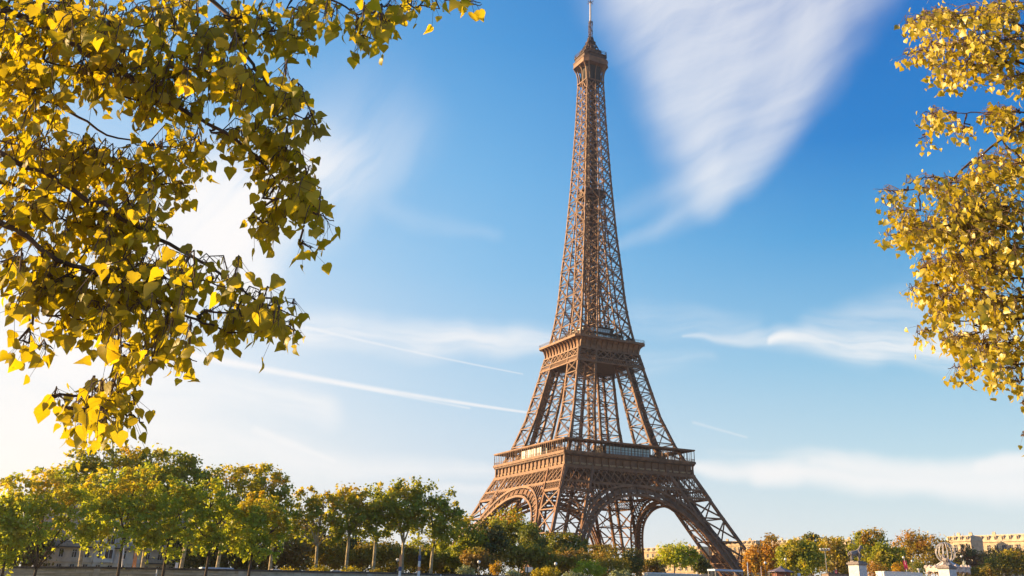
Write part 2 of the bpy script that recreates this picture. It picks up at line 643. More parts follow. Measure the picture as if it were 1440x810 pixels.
def leg_bars(mb, zs, wx, t, hor=True, faces=(0, 1, 2, 3), wh=None, dia=False, secondary=False):
    for f in faces:
        a, b = f, (f + 1) % 4
        for i in range(len(zs) - 1):
            z0, z1 = zs[i], zs[i + 1]
            A, B = leg_faces(z0), leg_faces(z1)
            p0, p1 = V3(*A[a], z0), V3(*A[b], z0)
            q0, q1 = V3(*B[a], z1), V3(*B[b], z1)
            n = FN[f]
            mb.bar(p0, q1, wx, wx * .6, n, False)
            mb.bar(p1, q0, wx, wx * .6, n, False)
            if hor:
                mb.bar(q0, q1, wh or wx, wx * .6, n, False)
            if secondary:
                m0, m1 = (p0 + q0) / 2, (p1 + q1) / 2
                c = (p0 + p1 + q0 + q1) / 4
                mb.bar(m0, m1, t * 1.3, t * 1.3, n, False)
                for e in ((p0 + p1) / 2, (q0 + q1) / 2):
                    mb.bar(m0, e, t, t, n, False)
                    mb.bar(m1, e, t, t, n, False)
    for i in range(len(zs)):
        A = leg_faces(zs[i])
        if dia:
            mb.bar((*A[0], zs[i]), (*A[2], zs[i]), t, t, None, False)
            mb.bar((*A[1], zs[i]), (*A[3], zs[i]), t, t, None, False)
            for a in range(4):
                mb.bar((*A[a], zs[i]), (*A[(a + 1) % 4], zs[i]), t * 1.5, t * 1.5, None, False)


# lower legs
mb = MB()
zl = [0, 12, 23, 33, 42.2, 51.7]
rafters(mb, [0, 19.5, 34.8, 51.7, 57.2], 1.2, 1.15)
leg_bars(mb, [1, 12, 23, 33, 41.2], .62, .22, faces=(0, 3), dia=True, wh=.5)
leg_bars(mb, [1, 14, 28, 41.2], .36, .2, faces=(1, 2), wh=.36)
leg_brace(mb, [41.2, 51.7], 1.2, .28, faces=(1, 2), dia=True)
legs = four('leg', mb, IRON)
# lift track running up inside each lower leg
mb = MB()
def legmid(z): 
    A = leg_faces(z); return V3((A[0][0] + A[2][0]) / 2, (A[0][1] + A[2][1]) / 2, z)
for s in (-1, 1):
    for z0, z1 in ((1, 19.5), (19.5, 34.8), (34.8, 57)):
        o = V3(-s * 1.6, s * 1.6, 0)
        mb.bar(legmid(z0) + o, legmid(z1) + o, .45, 1.0, (1, 1, 0))
for i in range(12):
    z = 2 + i * 4.6
    mb.bar(legmid(z) + V3(-1.6, 1.6, 0), legmid(z) + V3(1.6, -1.6, 0), .3)
four('lift_track', mb, IRON_SHADED)
# plated inner face at the foot of each leg (the machine room walls)
mb = MB()
for (za, zb) in ((0.3, 10), (10, 19)):
    A, B = leg_faces(za), leg_faces(zb)
    k = .5
    def P(Q, u, z): return (-(-Q[2][0]) - 0 + 0, Q[2][1] + (Q[1][1] - Q[2][1]) * u, z)
    mb.bar(V3(A[2][0] - .9, (A[1][1] * .5 + A[2][1] * .5), za), V3(B[2][0] - .9, (B[1][1] * .5 + B[2][1] * .5), zb), 9.5, .25, (1, 0, .5))
four('machine_room_wall', mb, IRON)
# masonry footing under each leg
mb = MB()
for (x, y) in leg_faces(0):
    mb = MB()
    mb.prism([(x - 4.5, y - 4.5), (x + 4.5, y - 4.5), (x + 4.5, y + 4.5), (x - 4.5, y + 4.5)], -3, .9, 1.1, .8, c=(x, y))
    four('masonry_footing', mb, STONE)

# arches (one for each side), a ring of two curves with radial lattice, and a deep soffit
inn = [(0, 41), (8, 40.1), (14, 38.1), (18.5, 36), (23, 32.9), (27, 28.9), (31, 23.6), (35, 17.2), (38, 11.6), (40.2, 6.5), (42.5, .5)]
outr = [(0, 45.0), (8, 44.4), (15, 42.4), (21.5, 38.9), (26.5, 34.7), (30.4, 30), (34, 25), (37.7, 18.9), (40.3, 13), (42.5, 7), (45, .5)]


def resample(pts, n):
    P = np.array(pts, float)
    # smooth curve through the points
    out = []
    m = len(P)
    for i in range(n + 1):
        t = i / n * (m - 1)
        k = min(int(t), m - 2)
        u = t - k
        p0, p1, p2, p3 = P[max(k - 1, 0)] * (1, 1), P[k], P[k + 1], P[min(k + 2, m - 1)]
        if k == 0:
            p0 = np.array((-P[1][0], P[1][1]))
        out.append(.5 * ((2 * p1) + (-p0 + p2) * u + (2 * p0 - 5 * p1 + 4 * p2 - p3) * u * u + (-p0 + 3 * p1 - 3 * p2 + p3) * u ** 3))
    return out


NI = 34
pl = MB()
ci, co = resample(inn, NI), resample(outr, NI)
mb = MB()


def fp(p, d=0.0, sx=1):
    return V3(sx * p[0], -Hh(p[1]) + d, p[1])


nf = V3(0, -1, .15)
for sx in (-1, 1):
    for i in range(NI):
        for d in (0.0, 4.2):
            tk = 1.0 if d == 0 else .5
            mb.bar(fp(ci[i], d - .25, sx), fp(ci[i + 1], d - .25, sx), tk, .8, nf)
            mb.bar(fp(co[i], d - .25, sx), fp(co[i + 1], d - .25, sx), tk, .8, nf)
        # radial posts and small cross pieces of the ring
        if i % 2 == 0:
            mb.bar(fp(ci[i], -.1, sx), fp(co[i], -.1, sx), .5, .5, nf)
        a, b = [(np.array(ci[j]) + np.array(co[j])) / 2 for j in (i, i + 1)]
        q = lambda P_, Q_, t: np.array(P_) * (1 - t) + np.array(Q_) * t
        for t in (.30, .72):
            mb.bar(fp(q(ci[i], co[i], t), 0, sx), fp(q(ci[i + 1], co[i + 1], t), 0, sx), .16, .25, nf, False)
for sx in (-1, 1):
    for i in range(NI):
        q = lambda P_, Q_, t: np.array(P_) * (1 - t) + np.array(Q_) * t
        a_, b_ = [fp(q(ci[j], co[j], .27), .12, sx) for j in (i, i + 1)]
        c_, d_ = [fp(q(ci[j], co[j], .70), .12, sx) for j in (i + 1, i)]
        n_ = V3(0, .1, 0)
        pl.face(a_, b_, c_, d_)
        pl.face(d_ + n_, c_ + n_, b_ + n_, a_ + n_)
four('arch_web', pl, IRON)
# thin web of the ring: plates near the inner and outer curves
arches = four('arch', mb, IRON)
mb = MB()
for sx in (-1, 1):
    for i in range(NI):
        # soffit lattice between front and back ring
        mb.bar(fp(ci[i], 0, sx), fp(ci[i], 4.2, sx), .3, .3, None, False)
        mb.bar(fp(ci[i], 0, sx), fp(ci[i + 1], 4.2, sx), .2, .2, None, False)
        mb.bar(fp(ci[i], 4.2, sx), fp(ci[i + 1], 0, sx), .2, .2, None, False)
        mb.bar(fp(co[i], 0, sx), fp(co[i], 4.2, sx), .3, .3, None, False)
        mb.bar(fp(co[i], 0, sx), fp(co[i + 1], 4.2, sx), .2, .2, None, False)
four('arch_soffit', mb, IRON_SHADED)
# spandrel arcade between ring and girder
zt = 44.9
for sx in (-1, 1):
    mb = MB()
    x = 9.0
    prev = None
    while x < 27.6:
        zo = float(np.interp(x, [p[0] for p in co], [p[1] for p in co])) + .3
        lim = zt - max(0, 0)
        # top follows the girder, or the inner rafter of the leg where that is nearer
        zl_ = lim
        if Ii(zl_) < x:
            zz = np.linspace(20, 45, 200)
            zl_ = float(zz[np.argmin([abs(Ii(z) - x) for z in zz])])
        if zl_ - zo > .5:
            mb.bar((sx * x, -Hh(zo) - .05, zo), (sx * x, -Hh(zl_) - .05, zl_), .42, .5, nf)
            if prev is not None:
                # round head
                r = 1.0
                mx = x - 1.1
                for k in range(6):
                    a0, a1 = math.pi * k / 6, math.pi * (k + 1) / 6
                    zc = min(zl_, prev) - 1.25
                    pts = [(sx * (mx + 1.0 * math.cos(a)), -Hh(zc + math.sin(a)) - .05, zc + math.sin(a)) for a in (a0, a1)]
                    mb.bar(pts[0], pts[1], .35, .45, nf)
                mb.bar((sx * (x - 2.2), -Hh(zl_) - .05, min(zl_, prev) - .1), (sx * x, -Hh(zl_) - .05, min(zl_, prev) - .1), .5, .5, nf)
            prev = zl_
        x += 2.2
    four('spandrel', mb, IRON)

# girder below the first platform: big crossed lattice between two chords, narrow trellis over the legs
mb = MB()


def chord(z, h, x0=None, x1=None, d=.1, Hf=Hh, depth=.6):
    x0 = -Hf(z) if x0 is None else x0
    x1 = Hf(z) if x1 is None else x1
    mb.bar((x0, -Hf(z) - d, z), (x1, -Hf(z) - d, z), h, depth, (0, -1, 0))


def lattice(z0, z1, pitch, span, w, x_lim=None, d=0.0, Hf=Hh, ins=0.0, post=None):
    e0, e1 = Hf(z0) - .4, Hf(z1) - .4
    X0, X1 = (-e0, e0) if x_lim is None else x_lim
    n = int(round((X1 - X0) / pitch))
    p = (X1 - X0) / n
    for i in range(-3, n + 3):
        for s in (1, -1):
            xa = X0 + i * p
            xb = xa + span * s
            pa, pb = [xa, z0], [xb, z1]
            lo0, hi0 = X0, X1
            # clip to the face
            def lim(z): 
                t = (z - z0) / (z1 - z0); return (X0 + (0 if x_lim else (e0 - e1) * t), X1 - (0 if x_lim else (e0 - e1) * t))
            pts = []
            for k in range(13):
                t = k / 12
                x, z = xa + (xb - xa) * t, z0 + (z1 - z0) * t
                L = lim(z)
                if L[0] - .01 <= x <= L[1] + .01:
                    pts.append((x, z))
            if len(pts) > 1:
                a, b = pts[0], pts[-1]
                mb.bar((a[0], -Hf(a[1]) + d, a[1]), (b[0], -Hf(b[1]) + d, b[1]), w, w * .8, (0, -1, 0), False)
        if post:
            xa = X0 + (i + .5) * p
            if abs(xa) < e1:
                mb.bar((xa, -Hf(z0) + d, z0), (xa, -Hf(z1) + d, z1), post, post, (0, -1, 0), False)


chord(51.55, .9)
chord(45.25, .8)
lattice(45.5, 51.3, 3.9, 4.9, .40)
lattice(45.5, 51.3, 3.9, 1.95, .18)
for s in (-1, 1):
    x0, x1 = sorted((s * (Hh(43) - .3), s * (Ii(43) + .4)))
    lattice(41.9, 44.9, 1.5, 1.9, .26, x_lim=(x0, x1))
    mb.bar((x0, -Hh(41.6) - .1, 41.6), (x1, -Hh(41.6) - .1, 41.6), .7, .6, (0, -1, 0))
    # the strip that carries the inner rafter up through the girder
    for z0, z1 in ((41, 51.6),):
        mb.bar((s * (Ii(z0) + .5), -Hh(z0) - .25, z0), (s * (Ii(z1) + .5), -Hh(z1) - .25, z1), 1.3, .5, (0, -1, 0))
        mb.bar((s * (Hh(z0) - .6), -Hh(z0) - .1, z0), (s * (Hh(z1) - .6), -Hh(z1) - .1, z1), 1.2, .5, (0, -1, 0))
four('girder', mb, IRON)
# inner girder (between the inner faces of the legs) and floor beams
mb = MB()
for z in (45.2, 51.5):
    mb.bar((-Hh(z), -Ii(z), z), (Hh(z), -Ii(z), z), .8, .6, (0, -1, 0))
for i in range(14):
    xa = -Ii(48) + i * 2 * Ii(48) / 14
    for s in (1, -1):
        xb = xa + s * 2.6 * 1.6
        if abs(xb) < Ii(51):
            mb.bar((xa, -Ii(45.5), 45.5), (xb, -Ii(51.3), 51.3), .3, .3, (0, -1, 0), False)
for i in range(24):
    x = -33 + i * 66 / 23
    y1 = -13
    mb.truss((x, -34.0, 54.4), (x, y1, 54.4), 3.2, (1, 0, 0), .3, 7)
four('inner_girder', mb, IRON_SHADED)

# first platform
mb = MB()
for k in range(4):
    c, s = [(1, 0), (0, 1), (-1, 0), (0, -1)][k]
    a, b = V3(-35.2, -35.2, 56.6), V3(13, -13, 57.2)
    pts = [(-35.2, -35.2), (13, -35.2), (13, -13), (-35.2, -13)]
    rp = [(x * c - y * s, x * s + y * c) for x, y in pts]
    mb.prism(rp, 56.4, 57.25 + .004 * k)
for k in range(4):                                   # floor joists under it
    for i in range(9):
        pass
mb.cur = 0
deck1 = mb.build('first_platform', IRON_SHADED, TOWER)

mb = MB()
zA, zB = 51.9, 57.1
# recessed panels of the name frieze, edge mouldings
mb.bar((-33.95, -33.95, 54.6), (33.95, -33.95, 54.6), 5.2, .25, (0, -1, 0))
mb.bar((-35.15, -35.0, 52.1), (35.15, -35.0, 52.1), .55, .9, (0, -1, 0))
mb.bar((-35.7, -35.25, 57.75), (35.7, -35.25, 57.75), 1.1, .9, (0, -1, 0))
mb.bar((-35.45, -34.9, 57.0), (35.45, -34.9, 57.0), .4, .7, (0, -1, 0))
mb.bar((-34.5, -34.2, 53.2), (34.5, -34.2, 53.2), 1.2, .12, (0, -1, 0))
four('frieze', mb, IRON)
prof = [(-35.0, 52.3), (-34.75, 53.6), (-34.62, 55.0), (-34.8, 56.2), (-35.5, 57.15)]
NB = 18


def bracket(prof, w, back):
    m_ = MB()
    for j in range(len(prof) - 1):
        (ya, za), (yb, zb) = prof[j], prof[j + 1]
        m_._hexa([(-w / 2, ya, za), (w / 2, ya, za), (w / 2, back, za), (-w / 2, back, za), (-w / 2, yb, zb), (w / 2, yb, zb), (w / 2, back, zb), (-w / 2, back, zb)], j in (0, len(prof) - 2))
    return m_


def bracket_rows(prof, w, back, x_end, n):
    o0 = None
    for k in range(4):
        for i in range(n + (1 if k % 2 == 0 else 0)):
            x = -x_end + i * 2 * x_end / n
            if o0 is None:
                o0 = o_ = bracket(prof, w, back).build('bracket', IRON, TOWER)
            else:
                o_ = o0.copy()
                C.objects.link(o_)
                o_.parent = TOWER
            a_ = k * math.pi / 2
            o_.location = (x * math.cos(a_), x * math.sin(a_), 0)
            o_.rotation_euler = (0, 0, a_)


bracket_rows(prof, .55, -33.9, 34.7, NB)
NAMES = ["SEGUIN LALANDE TRESCA PONCELET BRESSE LAGRANGE BELANGER CUVIER LAPLACE DULONG CHASLES LAVOISIER AMPERE CHEVREUL FLACHAT NAVIER LEGENDRE CHAPTAL".split(),
         "PETIAUD DAUBREE COULOMB FOUCAULT DELAUNAY MORIN HAUY COMBES THENARD ARAGO POISSON MONGE CAUCHY BELGRAND REGNAULT FRESNEL PRONY VICAT".split(),
         "CAUCHY BELGRAND REGNAULT FRESNEL PRONY VICAT EBELMEN FOURIER BICHAT SAUVAGE PELOUZE CARNOT LAME DUMAS CLAPEYRON BORDA STURM GIFFARD".split(),
         "JAMIN GAY-LUSSAC FIZEAU SCHNEIDER BERTHIER BARRAL GOUIN JOUSSELIN BROCA BECQUEREL CORIOLIS CAIL TRIGER GIFFARD PERRIER STURM ARAGO MONGE".split()]


def text_mesh(txt, size, width=None, extrude=.02):
    cu = bpy.data.curves.new('text', 'FONT')
    cu.body = txt
    cu.size = size
    cu.align_x = 'CENTER'
    cu.extrude = extrude
    o = bpy.data.objects.new('text', cu)
    C.objects.link(o)
    bpy.context.view_layer.update()
    me = bpy.data.meshes.new_from_object(o.evaluated_get(bpy.context.evaluated_depsgraph_get()))
    bpy.data.objects.remove(o)
    n = len(me.vertices)
    co_ = np.zeros(n * 3)
    me.vertices.foreach_get('co', co_)
    co_ = co_.reshape(-1, 3)
    if width:
        w = co_[:, 0].max() - co_[:, 0].min()
        if w > width:
            co_[:, 0] *= width / w
    fs = [tuple(p.vertices) for p in me.polygons]
    bpy.data.meshes.remove(me)
    return co_, fs


for k in range(4):
    for i, nm in enumerate(NAMES[k]):
        mb = MB()
        co_, fs = text_mesh(nm, .95, 3.0, .05)
        x = -34.7 + (i + .5) * 69.4 / NB
        n0 = len(mb.v)
        mb.v += [(x + a, -34.33 - c, 52.9 + b) for a, b, c in co_]
        mb.f += [tuple(n0 + v for v in f) for f in fs]
        mb.mi += [0] * len(fs)
        o = mb.build('lettering', GOLD, TOWER)
        o.rotation_euler = (0, 0, k * math.pi / 2)

# gallery of the first platform: railing, posts, roof
mb = MB()
for z, t in ((59.4, .14), (58.9, .08)):
    mb.bar((-35.4, -35.3, z), (35.4, -35.3, z), t, t, (0, -1, 0))
for i in range(72):
    x = -35.3 + i * 70.6 / 71
    mb.bar((x, -35.3, 58.3), (x, -35.3, 59.4), .07, .07, (0, -1, 0), False)
four('railing', mb, IRON)
mb = MB()
for i in range(37):
    x = -35.2 + i * 70.4 / 36
    w = .26 if i % 3 == 0 else .15
    mb.bar((x, -35.2, 58.2), (x, -35.2, 63.3), w, w, (0, -1, 0), False)
mb.bar((-35.2, -35.2, 58.3), (35.2, -35.2, 58.3), .3, .3, (0, -1, 0))
mb.bar((-35.2, -35.2, 63.2), (35.2, -35.2, 63.2), .3, .3, (0, -1, 0))
four('gallery_posts', mb, IRON)
mb = MB()
for i in range(19):
    x = -30.5 + i * 61 / 18
    mb.bar((x, -30.4, 57.3), (x, -30.4, 63.3), .3, .3, (0, -1, 0), False)
mb.bar((-30.5, -30.4, 57.4), (30.5, -30.4, 57.4), .3, .3, (0, -1, 0))
mb.bar((-30.5, -30.4, 63.1), (30.5, -30.4, 63.1), .3, .3, (0, -1, 0))
four('inner_posts', mb, IRON)
mb = MB()
mb.prism([(-35.6, -35.6), (35.6, -35.6), (30, -30), (-30, -30)], 63.25, 63.8)
for i in range(19):
    x = -35 + i * 70 / 18
    mb.bar((x, -35.2, 63.1), (x * .86, -30, 63.1), .2, .3)
four('gallery_roof', mb, IRON)
# pavilions with glazed fronts
mb = MB()
mb.cur = 0
x0, x1, yf = -11.5, 12.5, -31.6
mb.box2((x0, yf + .5, 57.3), (x1, -20.0, 62.9))
for i in range(2):
    pass
pav = four('pavilion', mb, DARK)
mb = MB()
mb.box2((x0 + .15, yf, 57.7), (x1 - .15, yf + .1, 62.3))
gl = four('pavilion_glass', mb, GLASS)
mb = MB()
for i in range(15):
    x = x0 + i * (x1 - x0) / 14
    mb.bar((x, yf - .06, 57.3), (x, yf - .06, 62.8), .16, .16, (0, -1, 0))
for z in (57.6, 61.0, 62.5):
    mb.bar((x0, yf - .08, z), (x1, yf - .08, z), .16, .14, (0, -1, 0))
four('glazing_bars', mb, IRON_SHADED)
# white awnings in front of the pavilion of the lit side
mb = MB()
for i in range(4):
    mb = MB()
    y0 = 10.0 - i * 5.3
    mb.box2((-33.4, y0 - 4.2, 58.6), (-33.2, y0, 62.4))
    mb.build('white_screen', WHITE, TOWER)

# upper legs, first to second platform
mb = MB()
zs = [57.3, 66.5, 75.2, 83.3, 90.8, 97.7, 104.0]
rafters(mb, [57.2, 65.7, 79.3, 95, 109.9], 1.15, 1.0)
leg_brace(mb, zs, .5, .13, dia=True, wh=.36)
leg_brace(mb, [104.0, 109.9], .8, .2, faces=(1, 2))
for z in zs[1:]:
    A = leg_faces(z)
four('upper_leg', mb, IRON)
mb = MB()
for s in (-1, 1):
    for z0, z1 in ((57, 65.7), (65.7, 109.9), (109.9, 114)):
        o = V3(-s * 1.3, s * 1.3, 0)
        mb.bar(legmid(z0) + o, legmid(z1) + o, .6, 1.2, (1, 1, 0))
for i in range(26):
    z = 58 + i * 2
    mb.bar(legmid(z) + V3(-1.3, 1.3, 0), legmid(z) + V3(1.3, -1.3, 0), .25)
for i in range(16):
    z0, z1 = 58 + i * 3.2, 61.2 + i * 3.2
    s = 1 if i % 2 else -1
    w_ = (Hh(z0) - Ii(z0)) * .28
    mb.bar(legmid(z0) + V3(w_ * s, 1.5, 0), legmid(z1) + V3(-w_ * s, 1.5, 0), .8, .2)
four('upper_lift_track', mb, IRON_SHADED)

# girder and consoles of the second platform
mb = MB()
chord(109.7, .6)
chord(105.75, .55)
chord(103.2, .5)
for (xa, xb) in ((-1, -.43), (-.43, .43), (.43, 1)):
    n = {True: 4, False: 2}[xb - xa > .6]
    for i in range(n):
        for s in (0, 1):
            u0 = xa + (xb - xa) * (i + s) / n
            u1 = xa + (xb - xa) * (i + 1 - s) / n
            mb.bar((u0 * (Hh(106) - .4), -Hh(106), 106), (u1 * (Hh(109.5) - .4), -Hh(109.5), 109.5), .38, .3, (0, -1, 0), False)
            mb.bar((u0 * (Hh(106) - .4), -Hh(106) + 1, 106), (u1 * (Hh(109.5) - .4), -Hh(109.5) + 1, 109.5), .25, .25, (0, -1, 0), False)
    for u in (xa, (xa + xb) / 2):
        mb.bar((u * Hh(106), -Hh(106), 106), (u * Hh(109.5), -Hh(109.5), 109.5), .3, .3, (0, -1, 0), False)
lattice(103.4, 105.5, 1.05, 1.3, .22)
for s in (-1, 1):
    mb.bar((s * (Ii(103) + .4), -Hh(103) - .15, 103), (s * (Ii(109.7) + .4), -Hh(109.7) - .15, 109.7), .9, .4, (0, -1, 0))
    mb.bar((s * (Hh(103) - .5), -Hh(103) - .08, 103), (s * (Hh(109.7) - .5), -Hh(109.7) - .08, 109.7), 1.0, .4, (0, -1, 0))
four('second_girder', mb, IRON)
mb = MB()
ch = 2.0
def cham(h, c): return [(-h + c, -h), (h - c, -h), (h, -h + c), (h, h - c), (h - c, h), (-h + c, h), (-h, h - c), (-h, -h + c)]
rings = [(17.2, 109.9, .6), (17.25, 111.5, .8), (17.7, 113.2, 1.2), (18.7, 114.6, 1.7)]
for i in range(3):
    (h0, z0, c0), (h1, z1, c1) = rings[i], rings[i + 1]
    P0, P1 = cham(h0, c0), cham(h1, c1)
    for j in range(8):
        k = (j + 1) % 8
        mb.face((*P0[j], z0), (*P0[k], z0), (*P1[k], z1), (*P1[j], z1))
mb.prism(cham(20.3, 2.0), 114.6, 115.7)
mb.prism(cham(17.5, .6), 109.85, 110.3)
mb.build('second_platform', IRON, TOWER)
prof2 = [(-17.65, 110.3), (-17.9, 111.8), (-18.6, 113.4), (-20.1, 114.55)]
bracket_rows(prof2, .45, -17.2, 16.7, 11)
mb = MB()
for z in (116.9, 116.4):
    mb.bar((-18.3, -20.2, z), (18.3, -20.2, z), .1, .1, (0, -1, 0))
for i in range(38):
    x = -18.3 + i * 36.6 / 37
    mb.bar((x, -20.2, 115.6), (x, -20.2, 116.9), .09, .09, (0, -1, 0), False)
mb.bar((18.3, -20.2, 116.9), (20.2, -18.3, 116.9), .1)
four('second_railing', mb, IRON_SHADED)
mb = MB()
mb.prism(cham(17.0, .3), 104.4, 105.0)
mb.build('second_soffit', IRON_SHADED, TOWER)
mb = MB()
mb.prism(cham(11.5, 2), 115.75, 119.6)
mb.prism(cham(12.6, 2), 119.6, 120.2)
mb.prism(cham(8.5, 1.5), 120.25, 123.4)
mb.prism(cham(9.2, 1.5), 123.4, 123.8)
mb.build('second_pavilion', IRON_SHADED, TOWER)
mb = MB()
mb.box2((-7.5, -11.62, 116.6), (7.5, -11.55, 119.2))
four('second_pavilion_glass', mb, GLASS)
mb = MB()
mb.box2((-6, -8.62, 120.8), (6, -8.55, 123.0))
four('upper_pavilion_glass', mb, GLASS)
mb = MB()
for i in range(16):
    x = -10.8 + i * 21.6 / 15
    mb.bar((x, -12.3, 120.2), (x, -12.3, 121.4), .1)
mb.bar((-11, -12.3, 121.4), (11, -12.3, 121.4), .12)
random.seed(4)
four('upper_railing', mb, IRON_SHADED)
for i in range(5):
    mb = MB()
    x, y = -14 + 6 * i + random.uniform(-1.5, 1.5), -random.uniform(13.5, 18)
    mb.box((x, y, 116.6), (random.uniform(.8, 2), .8, random.uniform(1.5, 2.3)))
    mb.box((x, y, 118.2), (2.2, 1.2, .15))
    four('deck_kiosk', mb, IRON_SHADED)

# the shaft
lev = [115.6]
while lev[-1] < 262:
    z = lev[-1]
    lev.append(z + max(4.1, .86 * (Hh(z) - Ii(z))))
lev[-1] = 266.5
mb = MB()
sq = []
for c in range(4):
    pass
for i in range(len(lev) - 1):
    z0, z1 = lev[i], lev[i + 1]
    t = (z0 - 115) / 150
    w = .95 - .35 * t
    wx = .62 - .22 * t
    tk = .19 - .05 * t
    A, B = leg_faces(z0), leg_faces(z1)
    for k in range(4):                     # corner and inner rafters of each of the four sides, drawn once
        c, s = [(1, 0), (0, 1), (-1, 0), (0, -1)][k]
        rot = lambda p: V3(p[0] * c - p[1] * s, p[0] * s + p[1] * c, p[2])
        n = rot((0, -1, 0))
        H0, H1, I0, I1 = Hh(z0), Hh(z1), Ii(z0), Ii(z1)
        a0, a1 = rot((-H0 + w * .5, -H0 + w * .5, z0)), rot((-H1 + w * .5, -H1 + w * .5, z1 + .02))
        mb.bar(a0, a1, w, w, n)
        if z0 < 186:
            for sg in (-1, 1):
                mb.bar(rot((sg * I0, -H0 + .3, z0)), rot((sg * I1, -H1 + .3, z1)), w * .75, w * .6, n)
                # inner rafters and inner lattice
            mb.bar(rot((-I0, -I0, z0)), rot((-I1, -I1, z1)), w * .7, w * .7, n)
            for sg in (-1, 1):
                mb.truss(rot((sg * I0, -H0, z0)), rot((sg * I1, -I1, z1)), wx * .8, rot((1, 0, 0)), tk)
                mb.truss(rot((sg * I0, -I0, z0)), rot((sg * I1, -H1, z1)), wx * .8, rot((1, 0, 0)), tk)
                mb.bar(rot((sg * I1, -H1, z1)), rot((sg * I1, -I1, z1)), .3)
        else:
            mb.bar(rot((0, -H0 + .25, z0)), rot((0, -H1 + .25, z1)), w * .85, w * .6, n)
            mb.bar(rot((0, -H0, z0)), rot((0, -1.8, z1)), .28)
        for sg in (-1, 1):
            mb.truss(rot((sg * H0, -H0, z0)), rot((sg * I1, -H1, z1)), wx, n, tk)
            mb.truss(rot((sg * I0, -H0, z0)), rot((sg * H1, -H1, z1)), wx, n, tk)
            mb.truss(rot((sg * I1, -H1, z1)), rot((sg * H1, -H1, z1)), wx * .7, n, tk * .8)
            # gusset plates
            pc = (rot((sg * H0, -H0, z0)) + rot((sg * I1, -H1, z1)) + rot((sg * I0, -H0, z0)) + rot((sg * H1, -H1, z1))) / 4
            mb.bar(pc - V3(0, 0, .45), pc + V3(0, 0, .45), .9, .26, n)
        if z0 < 186 and i % 2 == 0:
            mb.truss(rot((-I1, -H1, z1)), rot((I1, -H1, z1)), wx * .7, n, tk)
        # diaphragms
        mb.bar(rot((-H1, -H1, z1)), rot((0, 0, z1)), .25)
mb.build('shaft', IRON, TOWER)
# lift core in the shaft
mb = MB()
hc = 2.2
z = 116
while z < 268:
    for k in range(4):
        c, s = [(1, 0), (0, 1), (-1, 0), (0, -1)][k]
        rot = lambda p: V3(p[0] * c - p[1] * s, p[0] * s + p[1] * c, p[2])
        n = rot((0, -1, 0))
        z1 = min(z + 3.4, 268)
        mb.bar(rot((-hc, -hc, z)), rot((-hc, -hc, z1)), .55, .55, n, False)
        mb.bar(rot((0, -hc, z)), rot((0, -hc, z1)), .5, .5, n, False)
        mb.bar(rot((-hc, -hc, z)), rot((hc, -hc, z1)), .36, .36, n, False)
        mb.bar(rot((hc, -hc, z)), rot((-hc, -hc, z1)), .36, .36, n, False)
        mb.bar(rot((-hc, -hc, z1)), rot((hc, -hc, z1)), .3, .3, n, False)
    sgn = 1 if int(z) % 2 else -1
    mb.bar((-1.5 * sgn, .8, z), (1.5 * sgn, .8, z + 3.4), .8, .15)
    z += 3.4
mb.build('lift_core', IRON_SHADED, TOWER)
mb = MB()
mb.prism(cham(6.4, 1), 196.2, 197.0)
mb.prism(cham(5.4, 1), 197.0, 199.3)
mb.prism(cham(6.2, 1), 199.3, 199.7)
mb.build('middle_landing', IRON_SHADED, TOWER)

# top: flaring consoles, cabin, aerial platform, campanile, mast
mb = MB()
fl = [(5.5, 266.3), (5.55, 269), (5.8, 271.5), (6.4, 273.8), (7.4, 275.6), (7.9, 276.4)]
fc = [.5, .6, .8, 1.2, 1.9, 2.2]
for i in range(len(fl) - 1):
    (h0, z0), (h1, z1) = fl[i], fl[i + 1]
    P0, P1 = cham(h0, fc[i]), cham(h1, fc[i + 1])
    for j in range(8):
        mb.bar((*P0[j], z0), (*P1[j], z1), .5, .6)
    for k in range(4):
        c, s = [(1, 0), (0, 1), (-1, 0), (0, -1)][k]
        for u in (-.33, 0, .33):
            for hh in ((h0, h1),):
                p = V3(u * 2 * h0, -h0 * .93, z0)
                q = V3(u * 2 * h1, -h0 * .93 - (h1 - h0) * .5, z1)
                rot = lambda p: V3(p[0] * c - p[1] * s, p[0] * s + p[1] * c, p[2])
                mb.bar(rot(p), rot(q), .42, .42)
mb.bar((-5.5, -5.5, 266.4), (5.5, -5.5, 266.4), .6)
mb.bar((-5.5, 5.5, 266.4), (5.5, 5.5, 266.4), .6)
mb.bar((5.5, -5.5, 266.4), (5.5, 5.5, 266.4), .6)
mb.bar((-5.5, -5.5, 266.4), (-5.5, 5.5, 266.4), .6)
mb.build('top_consoles', IRON, TOWER)
mb = MB()
mb.prism(cham(4.4, .8), 266.3, 276.4)
mb.build('top_core', DARK, TOWER)
mb = MB()
mb.prism(cham(8.25, 2.4), 276.4, 277.0)
mb.prism(cham(8.05, 2.35), 277.0, 279.4)
mb.prism(cham(8.3, 2.4), 279.4, 279.8)
mb.build('top_cabin', IRON, TOWER)
mb = MB()
mb.prism(cham(7.2, 2.1), 279.8, 282.6)
mb.prism(cham(7.7, 2.2), 282.6, 283.1)
mb.prism(cham(4.6, 1.3), 283.1, 286.2)
mb.prism(cham(5.3, 1.5), 286.2, 286.6)
mb.build('top_gallery', IRON_SHADED, TOWER)
mb = MB()
